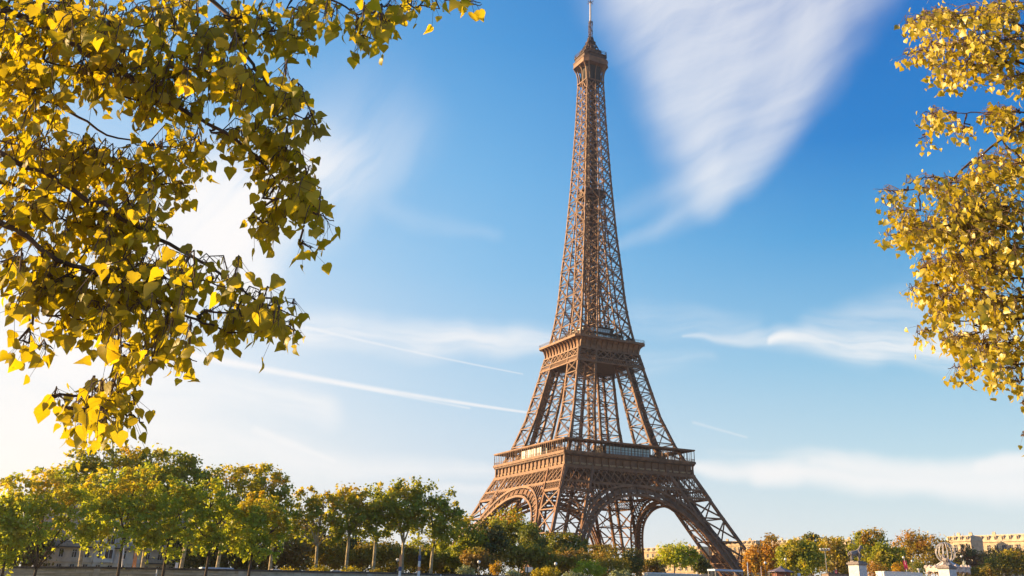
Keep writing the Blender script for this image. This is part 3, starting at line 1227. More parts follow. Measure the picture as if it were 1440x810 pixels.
for k in range(4):
    c, s = [(1, 0), (0, 1), (-1, 0), (0, -1)][k]
    rot = lambda p: V3(p[0] * c - p[1] * s, p[0] * s + p[1] * c, p[2])
    for i in range(13):
        u = -5.5 + i * 11 / 12
        mb.bar(rot((u, -7.6, 283)), rot((u, -7.4, 285.2)), .1)
    mb.bar(rot((-5.5, -7.5, 284.2)), rot((5.5, -7.5, 284.2)), .12)
    mb.bar(rot((-5.5, -7.4, 285.2)), rot((5.5, -7.4, 285.2)), .12)
    mb.bar(rot((5.5, -7.4, 285.2)), rot((7.4, -5.5, 285.2)), .12)
mb.build('top_cage', IRON_SHADED, TOWER)
mb = MB()
random.seed(11)
for i in range(46):                         # aerials
    a = random.uniform(0, 2 * math.pi)
    r = random.uniform(3.5, 7.8)
    x, y = r * math.cos(a), r * math.sin(a)
    z = 283 + max(0, (7 - r)) * .9
    h = random.uniform(.8, 2.6)
    mb.bar((x, y, z), (x, y, z + h), .14)
    if random.random() < .5:
        mb.box((x, y, z + h), (random.uniform(.3, .8), random.uniform(.3, .8), random.uniform(.4, 1.2)), a)
for a in (2.3, 5.5, 3.9, .8):
    x, y = 9.1 * math.cos(a), 9.1 * math.sin(a)
    mb.bar((x * .8, y * .8, 282.6), (x, y, 282.8), .25)
    mb.bar((x * .8, y * .8, 284.0), (x, y, 284.0), .25)
    mb.box((x, y, 283.6), (.5, .5, 4.4), a)
mb.build('aerials', IRON_SHADED, TOWER)
mb = MB()
tp = [(4.6, 286.4), (4.2, 288.6), (3.3, 290.6), (2.2, 292.6), (1.5, 294.8), (1.25, 296.6)]
for i in range(len(tp) - 1):
    (h0, z0), (h1, z1) = tp[i], tp[i + 1]
    P0, P1 = cham(h0, h0 * .45), cham(h1, h1 * .45)
    for j in range(8):
        mb.bar((*P0[j], z0), (*P1[j], z1), .45)
        mb.bar((*P1[j], z1), (*P1[(j + 1) % 8], z1), .3)
        mb.bar((*P0[j], z0), (*P1[(j + 1) % 8], z1), .2)
mb.prism(cham(2.6, 1), 286.4, 289.2)
mb.prism(cham(1.7, .7), 289.2, 292.4)
mb.prism(cham(1.0, .3), 292.4, 297)
mb.prism(cham(2.6, .9), 293.0, 293.4)
for i in range(30):
    a = random.uniform(0, 2 * math.pi)
    r = random.uniform(1.2, 4.6)
    z = 298 - r * 2.6
    mb.box((r * math.cos(a), r * math.sin(a), z), (.4, .4, random.uniform(.8, 1.8)), a)
mb.build('campanile', IRON_SHADED, TOWER)
mb = MB()
for z in range(296, 308):
    for j in range(4):
        p = cham(.75, 0.05)[j * 2]
        q = cham(.75, .05)[(j * 2 + 2) % 8]
        mb.bar((*p, z), (*p, z + 1.02), .25)
        mb.bar((*p, z), (*q, z + 1), .16)
    for j in range(3):
        a = random.uniform(0, 6.28)
        mb.box((1.15 * math.cos(a), 1.15 * math.sin(a), z + random.random()), (.5, .3, .6), a)
mb.build('lattice_mast', IRON_SHADED, TOWER)
mb = MB()
mb.lathe((0, 0, 0), [(.62, 307.4), (.62, 308.6), (.52, 308.7), (.50, 320.6)], 10)
mb.build('white_antenna', mat('weathered white antenna', (.62, .55, .50), .5, .08), TOWER)
mb = MB()
mb.lathe((0, 0, 0), [(.75, 320.6), (.75, 321.2), (.3, 321.3), (.12, 323.2)], 8)
for a in (.3, 1.87):
    mb.bar((-2.3 * math.cos(a), -2.3 * math.sin(a), 320.9), (2.3 * math.cos(a), 2.3 * math.sin(a), 320.9), .16)
    for s in (-1, 1):
        for r in (1.4, 2.2):
            mb.bar((s * r * math.cos(a), s * r * math.sin(a), 320.4), (s * r * math.cos(a), s * r * math.sin(a), 321.6), .12)
mb.build('antenna_cross', IRON_SHADED, TOWER)

# ------------------------------------------------------------------ vegetation
BZ = 0.0                       # level of the far bank
rng = np.random.default_rng(7)


def line_D(px, y):
    """horizontal distance at which the sight line of a photograph column crosses the line y = const"""
    return (y - CAM[1]) / math.cos(R(azel(px, 800)[0]))


def leaf_mesh(name, cen, nrm, size, mats, mi=None, aspect=1.45, fold=.18):
    """a cloud of small folded leaves; cen, nrm (n,3), size (n,)"""
    n = len(cen)
    nrm = nrm / (np.linalg.norm(nrm, axis=1, keepdims=True) + 1e-9)
    ref = rng.normal(size=(n, 3))
    t = np.cross(nrm, ref)
    t /= np.linalg.norm(t, axis=1, keepdims=True) + 1e-9
    b = np.cross(nrm, t)
    s = size[:, None]
    v = np.empty((n, 4, 3))
    v[:, 0] = cen - t * s * aspect * .5
    v[:, 1] = cen + b * s * .5 + nrm * s * fold
    v[:, 2] = cen + t * s * aspect * .5
    v[:, 3] = cen - b * s * .5 + nrm * s * fold
    me = bpy.data.meshes.new(name)
    me.vertices.add(n * 4)
    me.vertices.foreach_set('co', v.reshape(-1).astype(np.float32))
    me.loops.add(n * 4)
    me.loops.foreach_set('vertex_index', np.arange(n * 4, dtype=np.int32))
    me.polygons.add(n)
    me.polygons.foreach_set('loop_start', np.arange(n, dtype=np.int32) * 4)
    for m in mats:
        me.materials.append(m)
    if mi is not None:
        me.polygons.foreach_set('material_index', mi.astype(np.int32))
    me.update(calc_edges=True)
    return me


LEAF_GREEN = leafmat('olive plane leaves', (.25, .29, .022), (.36, .38, .028), (.44, .36, .022), .16, .58)
LEAF_DEEP = leafmat('deep green leaves', (.13, .17, .022), (.21, .23, .03), (.26, .22, .028), .2, .42)
LEAF_LIME = leafmat('light lime leaves', (.34, .42, .03), (.46, .50, .036), (.52, .46, .026), .2, .6)
LEAF_YEL = leafmat('yellow green leaves', (.46, .40, .022), (.58, .47, .026), (.62, .42, .02), .2, .55)
LEAF_AMBER = leafmat('amber leaves', (.38, .27, .02), (.46, .34, .03), (.26, .22, .02), .2, .45)
LEAF_GOLD = leafmat('golden leaves', (.48, .30, .012), (.58, .38, .02), (.52, .26, .01), .4, .45)
LEAF_ORANGE = leafmat('orange leaves', (.46, .23, .018), (.54, .31, .025), (.34, .24, .02), .2, .4)
LEAF_BROWN = leafmat('russet brown leaves', (.24, .16, .04), (.34, .22, .05), (.28, .24, .04), .2, .35)
LEAF_RED = leafmat('dark red brown leaves', (.11, .05, .025), (.17, .075, .03), (.12, .09, .02), .2, .3, k=2.1)
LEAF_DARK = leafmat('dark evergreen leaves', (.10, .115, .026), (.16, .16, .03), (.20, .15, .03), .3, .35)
LEAF_GREY = leafmat('grey green leaves', (.17, .20, .10), (.24, .26, .13), None, .3, .25, k=1.6)
LEAF_OLIVE = leafmat('brown olive leaves', (.25, .21, .025), (.36, .29, .03), (.40, .25, .03), .2, .45)


def tree(name, label, cat, group, px, D, lobes, leaf, bark=BARK, base_z=BZ, n=4200, size=.42, trunk_r=.32, droop=0.0,
         base_px=None, fork=None, clump=.20, lean=0, depth=.85, hull=.5, tops=None, seed=None):
    rg = random.Random(seed if seed is not None else hash((px, len(lobes), int(D))) % 99991)
    rn = np.random.default_rng(rg.randrange(1 << 30))
    k = ppm(px, D)
    b = at(px, 800, D)
    base = np.array((b[0], b[1], base_z))
    L = []
    for (lx, ly, rx, ry) in lobes:
        dd = rg.uniform(-.35, .35) * rx / k * depth
        c = at(lx, ly, D + dd)
        L.append((c - base, rx / k, ry / k, max(rx, ry) / k * depth))
    az = R(azel(px, 800)[0])
    ax = np.array((math.cos(az), -math.sin(az), 0))      # across the view
    ay = np.array((math.sin(az), math.cos(az), 0))       # along it
    low = min(L, key=lambda l: l[0][2] - l[2])
    zf = (fork if fork else max(.8, min(l[0][2] for l in L) - .25 * low[2]))
    top = max(L, key=lambda l: l[0][2])
    mid = sum((l[0] for l in L)) / len(L)
    f = np.array((mid[0] * .25 + lean * ax[0], mid[1] * .25 + lean * ax[1], zf))
    root = thing(name, label, cat, base, 0, group)
    mb = MB()
    mb.tube([(0, 0, -.3), (0, 0, .15), tuple(f * .5 + np.array((rg.uniform(-.15, .15), rg.uniform(-.15, .15), 0))), tuple(f)], [trunk_r * 1.35, trunk_r * 1.05, trunk_r * .85, trunk_r * .72], 8)
    cen, nr, sz = [], [], []
    vol = [l[1] * l[2] + l[3] * .3 * l[2] for l in L]
    tot = sum(vol)
    for l, w in zip(L, vol):
        c, rx, ry, rd = l
        # limb to the lobe
        e = c + np.array((0, 0, -.1 * ry))
        m = f * .55 + e * .45 + np.array((rg.uniform(-.4, .4), rg.uniform(-.4, .4), .12 * (e[2] - f[2])))
        mb.tube([tuple(f - np.array((0, 0, trunk_r))), tuple(m), tuple(e), tuple(e + np.array((rg.uniform(-.5, .5), rg.uniform(-.5, .5), ry * .7)))], [trunk_r * .58, trunk_r * .38, trunk_r * .22, trunk_r * .06], 6)
        nl = max(60, int(n * w / tot))
        nc = max(7, int(nl / 34))
        d = rn.normal(size=(nc, 3))
        d /= np.linalg.norm(d, axis=1, keepdims=True)
        r = hull + (1.06 - hull) * rn.random((nc, 1)) ** .6
        d = d * r
        cc = c + ax * (d[:, :1] * rx) + ay * (d[:, 1:2] * rd) + np.array((0, 0, 1.0)) * (d[:, 2:3] * ry)
        for j in range(0, nc, max(1, nc // 9)):
            q = cc[j]
            s0 = m * .5 + e * .5
            mb.tube([tuple(s0), tuple(s0 * .45 + q * .55 + np.array((0, 0, .2))), tuple(q)], [trunk_r * .16, trunk_r * .10, trunk_r * .03], 4, False)
        rc = clump * (rx + ry) * (.5 + .9 * rn.random(nc))
        which = rn.integers(0, nc, nl)
        off = rn.normal(size=(nl, 3)) * rc[which][:, None] * .62
        if droop:
            off[:, 2] = -np.abs(off[:, 2]) * droop + off[:, 2] * .3
            off[:, :2] *= .6
        else:
            off[:, 2] *= .75
        cen.append(cc[which] + off)
        out = (cc[which] + off - c)
        nr.append(rn.normal(size=(nl, 3)) * .8 + out / (np.linalg.norm(out, axis=1, keepdims=True) + 1e-6) * .7 + np.array((0, 0, .5)))
        sz.append(size * (.6 + .8 * rn.random(nl)))
    mb.build('trunk', bark, root, True)
    cen, nr, sz = np.concatenate(cen), np.concatenate(nr), np.concatenate(sz)
    keep = cen[:, 2] > .1
    leafs = leaf if isinstance(leaf, (list, tuple)) else [leaf]
    mi = None
    if len(leafs) > 1:
        hz = cen[keep][:, 2]
        t = (hz - hz.min()) / (hz.max() - hz.min() + 1e-6)
        # the second colour is where this tree has begun to turn: patches, mostly in its upper twigs
        nz = np.array([noise.noise(Vector(tuple(p * .33))) for p in cen[keep]])
        mi = ((nz + (t - .62) * 1.5) > .26).astype(int)
    me = leaf_mesh('crown', cen[keep], nr[keep], sz[keep], leafs, mi, 1.9 if droop else 1.45)
    link('crown', me, root)
    return root


def shrub(name, label, cat, group, px, D, lobes, leaf, n=1100, size=.24, base_z=BZ, **kw):
    return tree(name, label, cat, group, px, D, lobes, leaf, BARK_D, base_z, n, size, .07, clump=.22, hull=.35, **kw)


LY, PY, MY, UY = -254.0, -222.0, -214.0, -196.0
G1 = 'drooping light green trees on the lower quay'
T = lambda px, lobes, label, leaf, **kw: tree('lime_tree', label, 'tree', G1, px, line_D(px, kw.pop('y', LY)), [(a_, b_ - 5, c_, d_) for a_, b_, c_, d_ in lobes], leaf, BARK_D, NZ, int(kw.pop('n', 5200) * .74), .36, .26, droop=.95, hull=.6, **kw)
T(6, [(0, 725, 24, 26), (14, 762, 22, 30), (-14, 750, 26, 40)], 'light green drooping tree cut off by the left edge of the view', LEAF_LIME, n=4200)
T(52, [(28, 700, 34, 36), (70, 692, 42, 34), (104, 722, 30, 34), (50, 735, 46, 28), (18, 738, 22, 38), (122, 745, 14, 20)], 'broad drooping tree on a dark trunk that forks in a wide Y low down', [LEAF_LIME, LEAF_YEL], fork=5.2, n=8000)
T(168, [(158, 690, 36, 30), (190, 684, 36, 32), (172, 728, 42, 28), (140, 738, 22, 34), (204, 742, 24, 30)], 'yellow topped drooping tree standing left of the orange banner', [LEAF_LIME, LEAF_YEL], n=7600)
T(231, [(236, 702, 30, 28), (258, 716, 26, 32), (222, 736, 30, 30), (246, 762, 30, 18)], 'grey green drooping tree standing right of the orange banner', LEAF_LIME, n=6000)
T(292, [(296, 702, 28, 26), (312, 732, 24, 28), (282, 752, 20, 24), (300, 770, 14, 18)], 'drooping tree with an open crown in front of the pale blue canopy', LEAF_LIME, n=5000)
T(351, [(366, 716, 26, 24), (388, 746, 20, 24), (344, 748, 22, 34), (372, 772, 26, 16), (352, 724, 18, 22)], 'bright lime green drooping tree, rightmost of the lower quay row', [LEAF_LIME, LEAF_YEL], n=6400)

G2 = 'tall plane trees along the far bank'
P = lambda px, lobes, label, leaf=LEAF_GREEN, **kw: tree('plane_tree', label, 'tree', G2, px, line_D(px, kw.pop('y', PY)), lobes, leaf, kw.pop('bark', BARK), BZ, int(kw.pop('n', 5200) * .66), .46, .36, hull=.6, clump=.17, **kw)
AUT = [LEAF_GREEN, LEAF_YEL]
P(112, [(118, 648, 22, 16), (146, 644, 26, 18), (128, 676, 40, 28), (98, 668, 26, 24)], 'tall olive plane tree rising behind the yellow topped tree, leftmost of the far row', AUT, n=5200)
P(200, [(184, 642, 22, 12), (212, 640, 18, 11), (172, 668, 36, 24), (214, 664, 38, 26), (190, 700, 46, 28)], 'tall plane tree with a pale leaning trunk beside the orange banner', AUT, n=6600, lean=.9)
P(254, [(240, 652, 28, 15), (272, 656, 22, 17), (250, 684, 42, 28), (284, 690, 22, 28)], 'plane tree with a pale slanting trunk in front of the house end', n=5600, lean=1.0)
P(305, [(318, 674, 26, 18), (346, 672, 24, 16), (306, 704, 34, 26), (344, 702, 34, 26), (322, 735, 44, 26)], 'dark olive plane tree with a short pale trunk behind the blue canopy', AUT, n=7200)
P(380, [(370, 672, 26, 18), (392, 688, 16, 18), (378, 704, 30, 26), (392, 735, 26, 24)], 'dense plane tree behind the bright lime tree', AUT, n=5200)
P(443, [(432, 700, 20, 14), (456, 700, 22, 14), (424, 725, 20, 22), (452, 730, 24, 18), (476, 722, 16, 26), (428, 752, 18, 12), (466, 752, 16, 12)], 'plane tree with a pale trunk forking into four open limbs', AUT, n=4700, fork=6.5)
P(487, [(484, 700, 24, 16), (506, 706, 16, 18), (478, 728, 22, 18), (508, 735, 18, 22), (492, 752, 22, 10)], 'plane tree whose pale trunk splits in three above the clipped hedge trees', AUT, n=4500, fork=9)
P(525, [(524, 706, 24, 18), (540, 722, 16, 22), (522, 738, 24, 18), (532, 752, 18, 8)], 'slim plane tree with one straight pale trunk left of the sky gap', n=4400, fork=9.5)
P(567, [(548, 690, 20, 16), (574, 690, 24, 14), (560, 712, 34, 18), (582, 724, 20, 20), (556, 734, 20, 14)], 'yellow topped plane tree whose pale trunk forks in a V behind the banded mast', AUT, n=5400, fork=7.5)
P(606, [(598, 696, 22, 16), (630, 708, 18, 18), (606, 722, 34, 22), (632, 738, 24, 22), (606, 754, 30, 18), (644, 722, 8, 9)], 'broad plane tree with a stout pale trunk nearest the tower', n=6800, fork=9)

G3 = 'low clipped trees in a dark row behind the planes'
U = lambda px, lobes, label, leaf=LEAF_OLIVE, **kw: tree('clipped_tree', label, 'tree', G3, px, line_D(px, kw.pop('y', UY)), lobes, leaf, BARK_D, BZ, kw.pop('n', 3200), .40, .14, **kw)
U(402, [(400, 770, 34, 30), (380, 785, 26, 18), (424, 782, 22, 20)], 'brownish clipped tree left of the four limbed plane', [LEAF_BROWN, LEAF_OLIVE], n=4400)
U(464, [(460, 778, 30, 17), (478, 786, 22, 12)], 'clipped tree between the two forked plane trunks')
U(518, [(520, 781, 26, 13), (500, 786, 16, 11)], 'flat topped clipped tree below the straight trunked plane')
U(556, [(550, 777, 30, 11), (580, 781, 20, 11)], 'wide flat topped clipped tree beneath the sky gap')
U(592, [(596, 786, 20, 13), (612, 788, 14, 12)], 'dark clipped tree between the two banded masts')
U(632, [(630, 784, 20, 11), (645, 789, 14, 9)], 'small clipped tree right of the stout plane trunk', LEAF_GREEN)
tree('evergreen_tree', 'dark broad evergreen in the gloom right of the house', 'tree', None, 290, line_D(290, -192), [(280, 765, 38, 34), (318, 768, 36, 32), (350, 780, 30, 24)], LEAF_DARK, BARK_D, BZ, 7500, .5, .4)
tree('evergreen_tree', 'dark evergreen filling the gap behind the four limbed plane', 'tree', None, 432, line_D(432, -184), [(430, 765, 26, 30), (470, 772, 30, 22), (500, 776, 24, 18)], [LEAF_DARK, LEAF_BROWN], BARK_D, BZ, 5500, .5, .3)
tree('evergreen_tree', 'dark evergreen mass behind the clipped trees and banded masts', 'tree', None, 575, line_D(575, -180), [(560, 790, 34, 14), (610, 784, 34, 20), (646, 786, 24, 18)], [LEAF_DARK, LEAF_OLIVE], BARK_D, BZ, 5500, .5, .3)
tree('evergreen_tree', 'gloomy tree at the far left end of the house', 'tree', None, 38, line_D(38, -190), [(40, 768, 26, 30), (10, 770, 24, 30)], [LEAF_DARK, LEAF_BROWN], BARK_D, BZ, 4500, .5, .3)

G4 = 'garden trees in front of the tower'
Q = lambda px, y, lobes, label, leaf, **kw: tree(kw.pop('name', 'garden_tree'), label, 'tree', G4, px, line_D(px, y), lobes, leaf, kw.pop('bark', BARK_D), BZ, kw.pop('n', 3600), kw.pop('size', .42), kw.pop('tr', .22), **kw)
Q(655, -205, [(654, 742, 16, 14), (664, 758, 18, 14), (652, 772, 18, 12)], 'light olive tree squeezed between the stout plane and the tower leg', [LEAF_GREEN, LEAF_YEL], n=3000)
Q(690, -204, [(686, 752, 20, 16), (700, 765, 18, 16), (676, 764, 14, 14), (692, 776, 18, 12)], 'round dark green tree against the foot of the left arch', LEAF_DARK, n=4600)
Q(722, -175, [(714, 734, 24, 15), (736, 748, 18, 18), (718, 758, 26, 18), (706, 742, 14, 12)], 'orange topped tree standing under the left arch of the tower', [LEAF_GREEN, LEAF_GOLD], n=4600, size=.46)
Q(748, -190, [(744, 758, 16, 18), (752, 772, 16, 12)], 'green tree below the near tower leg, left of the dark one', LEAF_DEEP, n=2800)
Q(765, -160, [(764, 758, 12, 9), (770, 768, 12, 9)], 'small round dark tree touching the near tower leg', LEAF_DARK, n=2200)
Q(800, -190, [(796, 760, 22, 9), (812, 770, 16, 11), (788, 772, 18, 12), (800, 780, 22, 8)], 'broad dark green tree in front of the middle arch foot', [LEAF_DEEP, LEAF_OLIVE], n=4600)
Q(835, -150, [(836, 772, 14, 6), (852, 774, 18, 7), (850, 784, 26, 10)], 'thin brownish tree below the far tower legs', [LEAF_OLIVE, LEAF_BROWN], n=3200)
Q(668, -212, [(670, 784, 20, 10), (660, 790, 12, 9), (686, 788, 12, 9)], 'low brown tree with many dark stems behind the left globe lamp', [LEAF_BROWN, LEAF_OLIVE], n=2400, fork=1.5)
Q(728, -208, [(720, 784, 22, 11), (748, 783, 20, 12), (735, 776, 24, 8), (764, 788, 18, 10)], 'wide low olive tree above the white notice board', LEAF_OLIVE, n=4200)
Q(800, -210, [(786, 788, 22, 11), (812, 787, 22, 10), (770, 795, 18, 10)], 'long low russet tree behind the middle globe lamp', [LEAF_OLIVE, LEAF_BROWN], n=3600)
Q(946, -180, [(952, 775, 22, 10), (936, 786, 14, 10), (966, 783, 16, 13), (950, 789, 18, 8), (976, 778, 8, 8)], 'spreading light green tree under the main arch', [LEAF_LIME, LEAF_GREEN], n=4200, tr=.26)
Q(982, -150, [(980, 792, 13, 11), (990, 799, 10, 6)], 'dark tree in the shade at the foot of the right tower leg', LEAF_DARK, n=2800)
Q(1034, 60, [(1032, 786, 14, 12), (1046, 793, 12, 12), (1020, 796, 14, 8)], 'dark red brown tree behind the right tower leg', [LEAF_RED, LEAF_BROWN], n=3000)
Q(914, -190, [(914, 797, 12, 11), (926, 800, 10, 9)], 'low russet bush tree left of the spreading light green tree', [LEAF_BROWN, LEAF_OLIVE], n=1700)

G5 = 'autumn trees right of the tower'
A = lambda px, y, lobes, label, leaf, **kw: tree('autumn_tree', label, 'tree', G5, px, line_D(px, y), lobes, leaf, BARK_D, BZ, kw.pop('n', 4200), kw.pop('size', .5), .26, **kw)
A(1072, -165, [(1068, 780, 16, 16), (1084, 766, 14, 11), (1062, 793, 14, 13), (1090, 783, 14, 16), (1078, 796, 18, 10)], 'bright orange tree next to the foot of the right tower leg', [LEAF_ORANGE, LEAF_BROWN], n=5200)
A(1126, -195, [(1122, 774, 22, 13), (1106, 786, 14, 14), (1142, 780, 18, 14), (1124, 794, 28, 12)], 'rounded yellow green tree behind the small round roofed kiosk', [LEAF_GREEN, LEAF_YEL], n=5600)
A(1140, -130, [(1136, 756, 9, 6), (1148, 760, 12, 8), (1140, 770, 20, 10)], 'dark feathery tree rising above the yellow green one', [LEAF_DEEP, LEAF_BROWN], n=3000)
A(1176, -150, [(1168, 770, 18, 13), (1186, 772, 14, 15), (1172, 788, 22, 16), (1190, 795, 12, 14)], 'olive gold tree behind the floodlight mast', [LEAF_OLIVE, LEAF_YEL], n=5200)
A(1216, -160, [(1212, 756, 10, 10), (1232, 760, 14, 13), (1212, 775, 16, 16), (1236, 778, 16, 16)], 'tall gold green tree behind the winged horse statue', [LEAF_GREEN, LEAF_GOLD], n=5600)
A(1250, -170, [(1244, 782, 16, 16), (1262, 788, 14, 14), (1238, 795, 14, 12)], 'mid green tree right of the horse statue', LEAF_GREEN, n=3800)
A(1292, -140, [(1288, 760, 18, 13), (1270, 772, 14, 15), (1312, 768, 18, 14), (1296, 784, 30, 18), (1330, 778, 12, 14)], 'large golden brown tree left of the striped globe', [LEAF_AMBER, LEAF_ORANGE], n=7600)
A(1362, -130, [(1358, 780, 14, 11), (1370, 790, 14, 14), (1352, 796, 16, 10)], 'dark red brown tree right of the striped globe', [LEAF_RED, LEAF_DARK], n=3800)
A(1412, -160, [(1412, 792, 20, 13), (1434, 794, 14, 14), (1396, 800, 14, 10), (1424, 783, 12, 8)], 'olive tree with a yellow flush at the right edge', [LEAF_OLIVE, LEAF_YEL], n=5000)
A(1404, -120, [(1400, 782, 18, 9), (1424, 780, 16, 8), (1384, 790, 14, 10)], 'brown tree below the sunlit stone mansion', [LEAF_BROWN, LEAF_RED], n=4000)
A(1342, -150, [(1346, 802, 14, 9), (1384, 804, 18, 9), (1362, 806, 20, 6)], 'low olive tree behind the lamp post right of the carousel', LEAF_OLIVE, n=2800)

G6 = 'garden shrubs along the far bank'
S = lambda px, y, lobes, label, leaf, **kw: shrub('shrub', label, 'shrub', G6, px, line_D(px, y), lobes, leaf, **kw)
S(404, -232, [(404, 807, 13, 6)], 'low ochre shrub on the wall, leftmost of the four', LEAF_YEL)
S(450, -232, [(450, 806, 15, 8)], 'largest ochre shrub on the wall, under the four limbed plane', LEAF_YEL, n=1500)
S(492, -232, [(491, 807, 14, 7)], 'ochre shrub on the wall below the plane split in three', LEAF_YEL)
S(530, -232, [(530, 809, 12, 6)], 'smallest ochre shrub on the wall below the straight plane trunk', LEAF_OLIVE)
S(656, -226, [(652, 803, 9, 7), (660, 806, 9, 5)], 'pale grey green shrub left of the left globe lamp', LEAF_GREY)
S(697, -222, [(695, 798, 6, 7), (701, 796, 5, 6), (697, 804, 6, 4)], 'bright yellow shrub right of the left globe lamp', LEAF_GOLD)
S(722, -230, [(722, 807, 9, 4)], 'small pale shrub left of the white notice board', LEAF_GREY, n=600)
S(768, -226, [(758, 806, 10, 6), (774, 805, 10, 7)], 'rounded yellow green shrub right of the white notice board', LEAF_YEL)
S(826, -222, [(820, 800, 14, 9), (834, 797, 12, 8), (842, 804, 10, 7)], 'fresh lime green shrub right of the middle globe lamp', LEAF_LIME, n=2200)
S(862, -216, [(852, 797, 16, 11), (872, 799, 16, 11), (860, 790, 12, 6)], 'large olive shrub between the lime one and the dark ball', LEAF_OLIVE, n=3000)
S(888, -204, [(888, 783, 12, 13), (882, 796, 13, 12), (895, 796, 11, 12)], 'dense dark round shrub shaped like a ball under the main arch', LEAF_DARK, n=4200, size=.3)
S(871, -232, [(866, 809, 9, 6), (878, 809, 9, 6)], 'grey green feathery shrub in front of the dark ball', LEAF_GREY)
S(806, -232, [(806, 810, 12, 4)], 'flat grey green shrub in front of the lime shrub', LEAF_GREY, n=800)
S(1228, -200, [(1222, 797, 11, 9), (1236, 800, 12, 9), (1228, 804, 14, 7)], 'russet orange shrub beside the horse statue pedestal', [LEAF_ORANGE, LEAF_BROWN], n=2200)
S(1263, -196, [(1263, 798, 7, 6), (1260, 804, 8, 5)], 'yellow shrub left of the red flag', LEAF_GOLD)
S(1291, -190, [(1288, 797, 10, 9), (1298, 802, 10, 8)], 'green shrub between the red flag and the carousel', LEAF_DEEP, n=1800)


HG = 'dark clipped hedges closing the far bank'
def hedge(px0, px1, y, ztop, label, leaf, step=16):
    lob = []
    px = px0
    while px < px1:
        D = line_D(px, y)
        k = ppm(px, D)
        g0, g1 = at(px, 800, D)[2], at(px, 810, D)[2]
        py = 800 + (g0 - (BZ + ztop * .5)) / (g0 - g1) * 10
        lob.append((px, py, step * .75, ztop * .55 * k))
        px += step
    return tree('hedge', label, 'hedge', HG, (px0 + px1) / 2, line_D((px0 + px1) / 2, y), lob, leaf, BARK_D, BZ, int(len(lob) * 420), .40, .12, hull=.3, depth=.6)


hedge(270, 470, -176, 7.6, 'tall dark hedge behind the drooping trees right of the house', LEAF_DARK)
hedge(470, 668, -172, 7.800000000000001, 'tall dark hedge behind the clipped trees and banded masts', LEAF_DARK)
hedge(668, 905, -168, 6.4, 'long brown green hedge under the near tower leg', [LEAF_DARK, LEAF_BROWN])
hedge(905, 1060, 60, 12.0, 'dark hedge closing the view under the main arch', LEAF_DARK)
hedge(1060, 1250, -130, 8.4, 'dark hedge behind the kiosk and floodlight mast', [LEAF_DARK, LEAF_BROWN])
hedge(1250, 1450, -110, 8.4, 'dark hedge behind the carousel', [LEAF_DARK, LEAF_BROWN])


# ------------------------------------------------------------------ the two poplars that frame the view
def heart_leaf():
    """poplar leaf, tip along -Y, unit width, slightly folded"""
    out = [(0, .02), (.20, .10), (.42, .02), (.50, -.16), (.42, -.40), (.22, -.68), (0, -1.0)]
    v, f = [], []
    mid = [(0, .02), (0, -.16), (0, -.40), (0, -.68), (0, -1.0)]
    right = [(.20, .10), (.46, -.04), (.47, -.30), (.27, -.58)]
    pts = [(0, .02, 0), (0, -.28, -.02), (0, -.60, -.015), (0, -1.02, -.07)]
    for s in (1, -1):
        for x, y in right:
            pts.append((s * x, y, .10 * abs(x) ** .8))
    f = [(0, 1, 5, 4), (1, 2, 6, 5), (2, 3, 7, 6), (0, 8, 9, 1), (1, 9, 10, 2), (2, 10, 11, 3)]
    return np.array(pts), f


HL, HF = heart_leaf()


def poplar_leaves(name, pos, down, size, m, rn):
    n = len(pos)
    # tip direction: mostly hanging, blade turned any way about it
    tip = down + rn.normal(size=(n, 3)) * .42
    tip /= np.linalg.norm(tip, axis=1, keepdims=True)
    ref = rn.normal(size=(n, 3))
    ref[:, 2] *= .35
    x = np.cross(tip, ref)
    x /= np.linalg.norm(x, axis=1, keepdims=True) + 1e-9
    nz = np.cross(x, -tip)
    curl = (.5 + 1.6 * rn.random(n))[:, None]
    k = len(HL)
    s = size[:, None]
    wid = (.88 + .3 * rn.random(n))[:, None]
    bend = (rn.normal(size=n) * .28)[:, None]
    twist = (rn.normal(size=n) * .35)[:, None]
    V = np.empty((n, k, 3))
    for i, (a, b, c) in enumerate(HL):
        V[:, i] = pos + s * (x * a * wid + (-tip) * b + nz * (c * curl + bend * b * b + twist * a * b))
    me = bpy.data.meshes.new(name)
    me.vertices.add(n * k)
    me.vertices.foreach_set('co', V.reshape(-1).astype(np.float32))
    F = np.array(HF)
    m_ = len(F)
    idx = (np.arange(n)[:, None, None] * k + F[None]).reshape(-1)
    me.loops.add(len(idx))
    me.loops.foreach_set('vertex_index', idx.astype(np.int32))
    me.polygons.add(n * m_)
    me.polygons.foreach_set('loop_start', np.arange(n * m_, dtype=np.int32) * 4)
    me.materials.append(m)
    me.update(calc_edges=True)
    return me


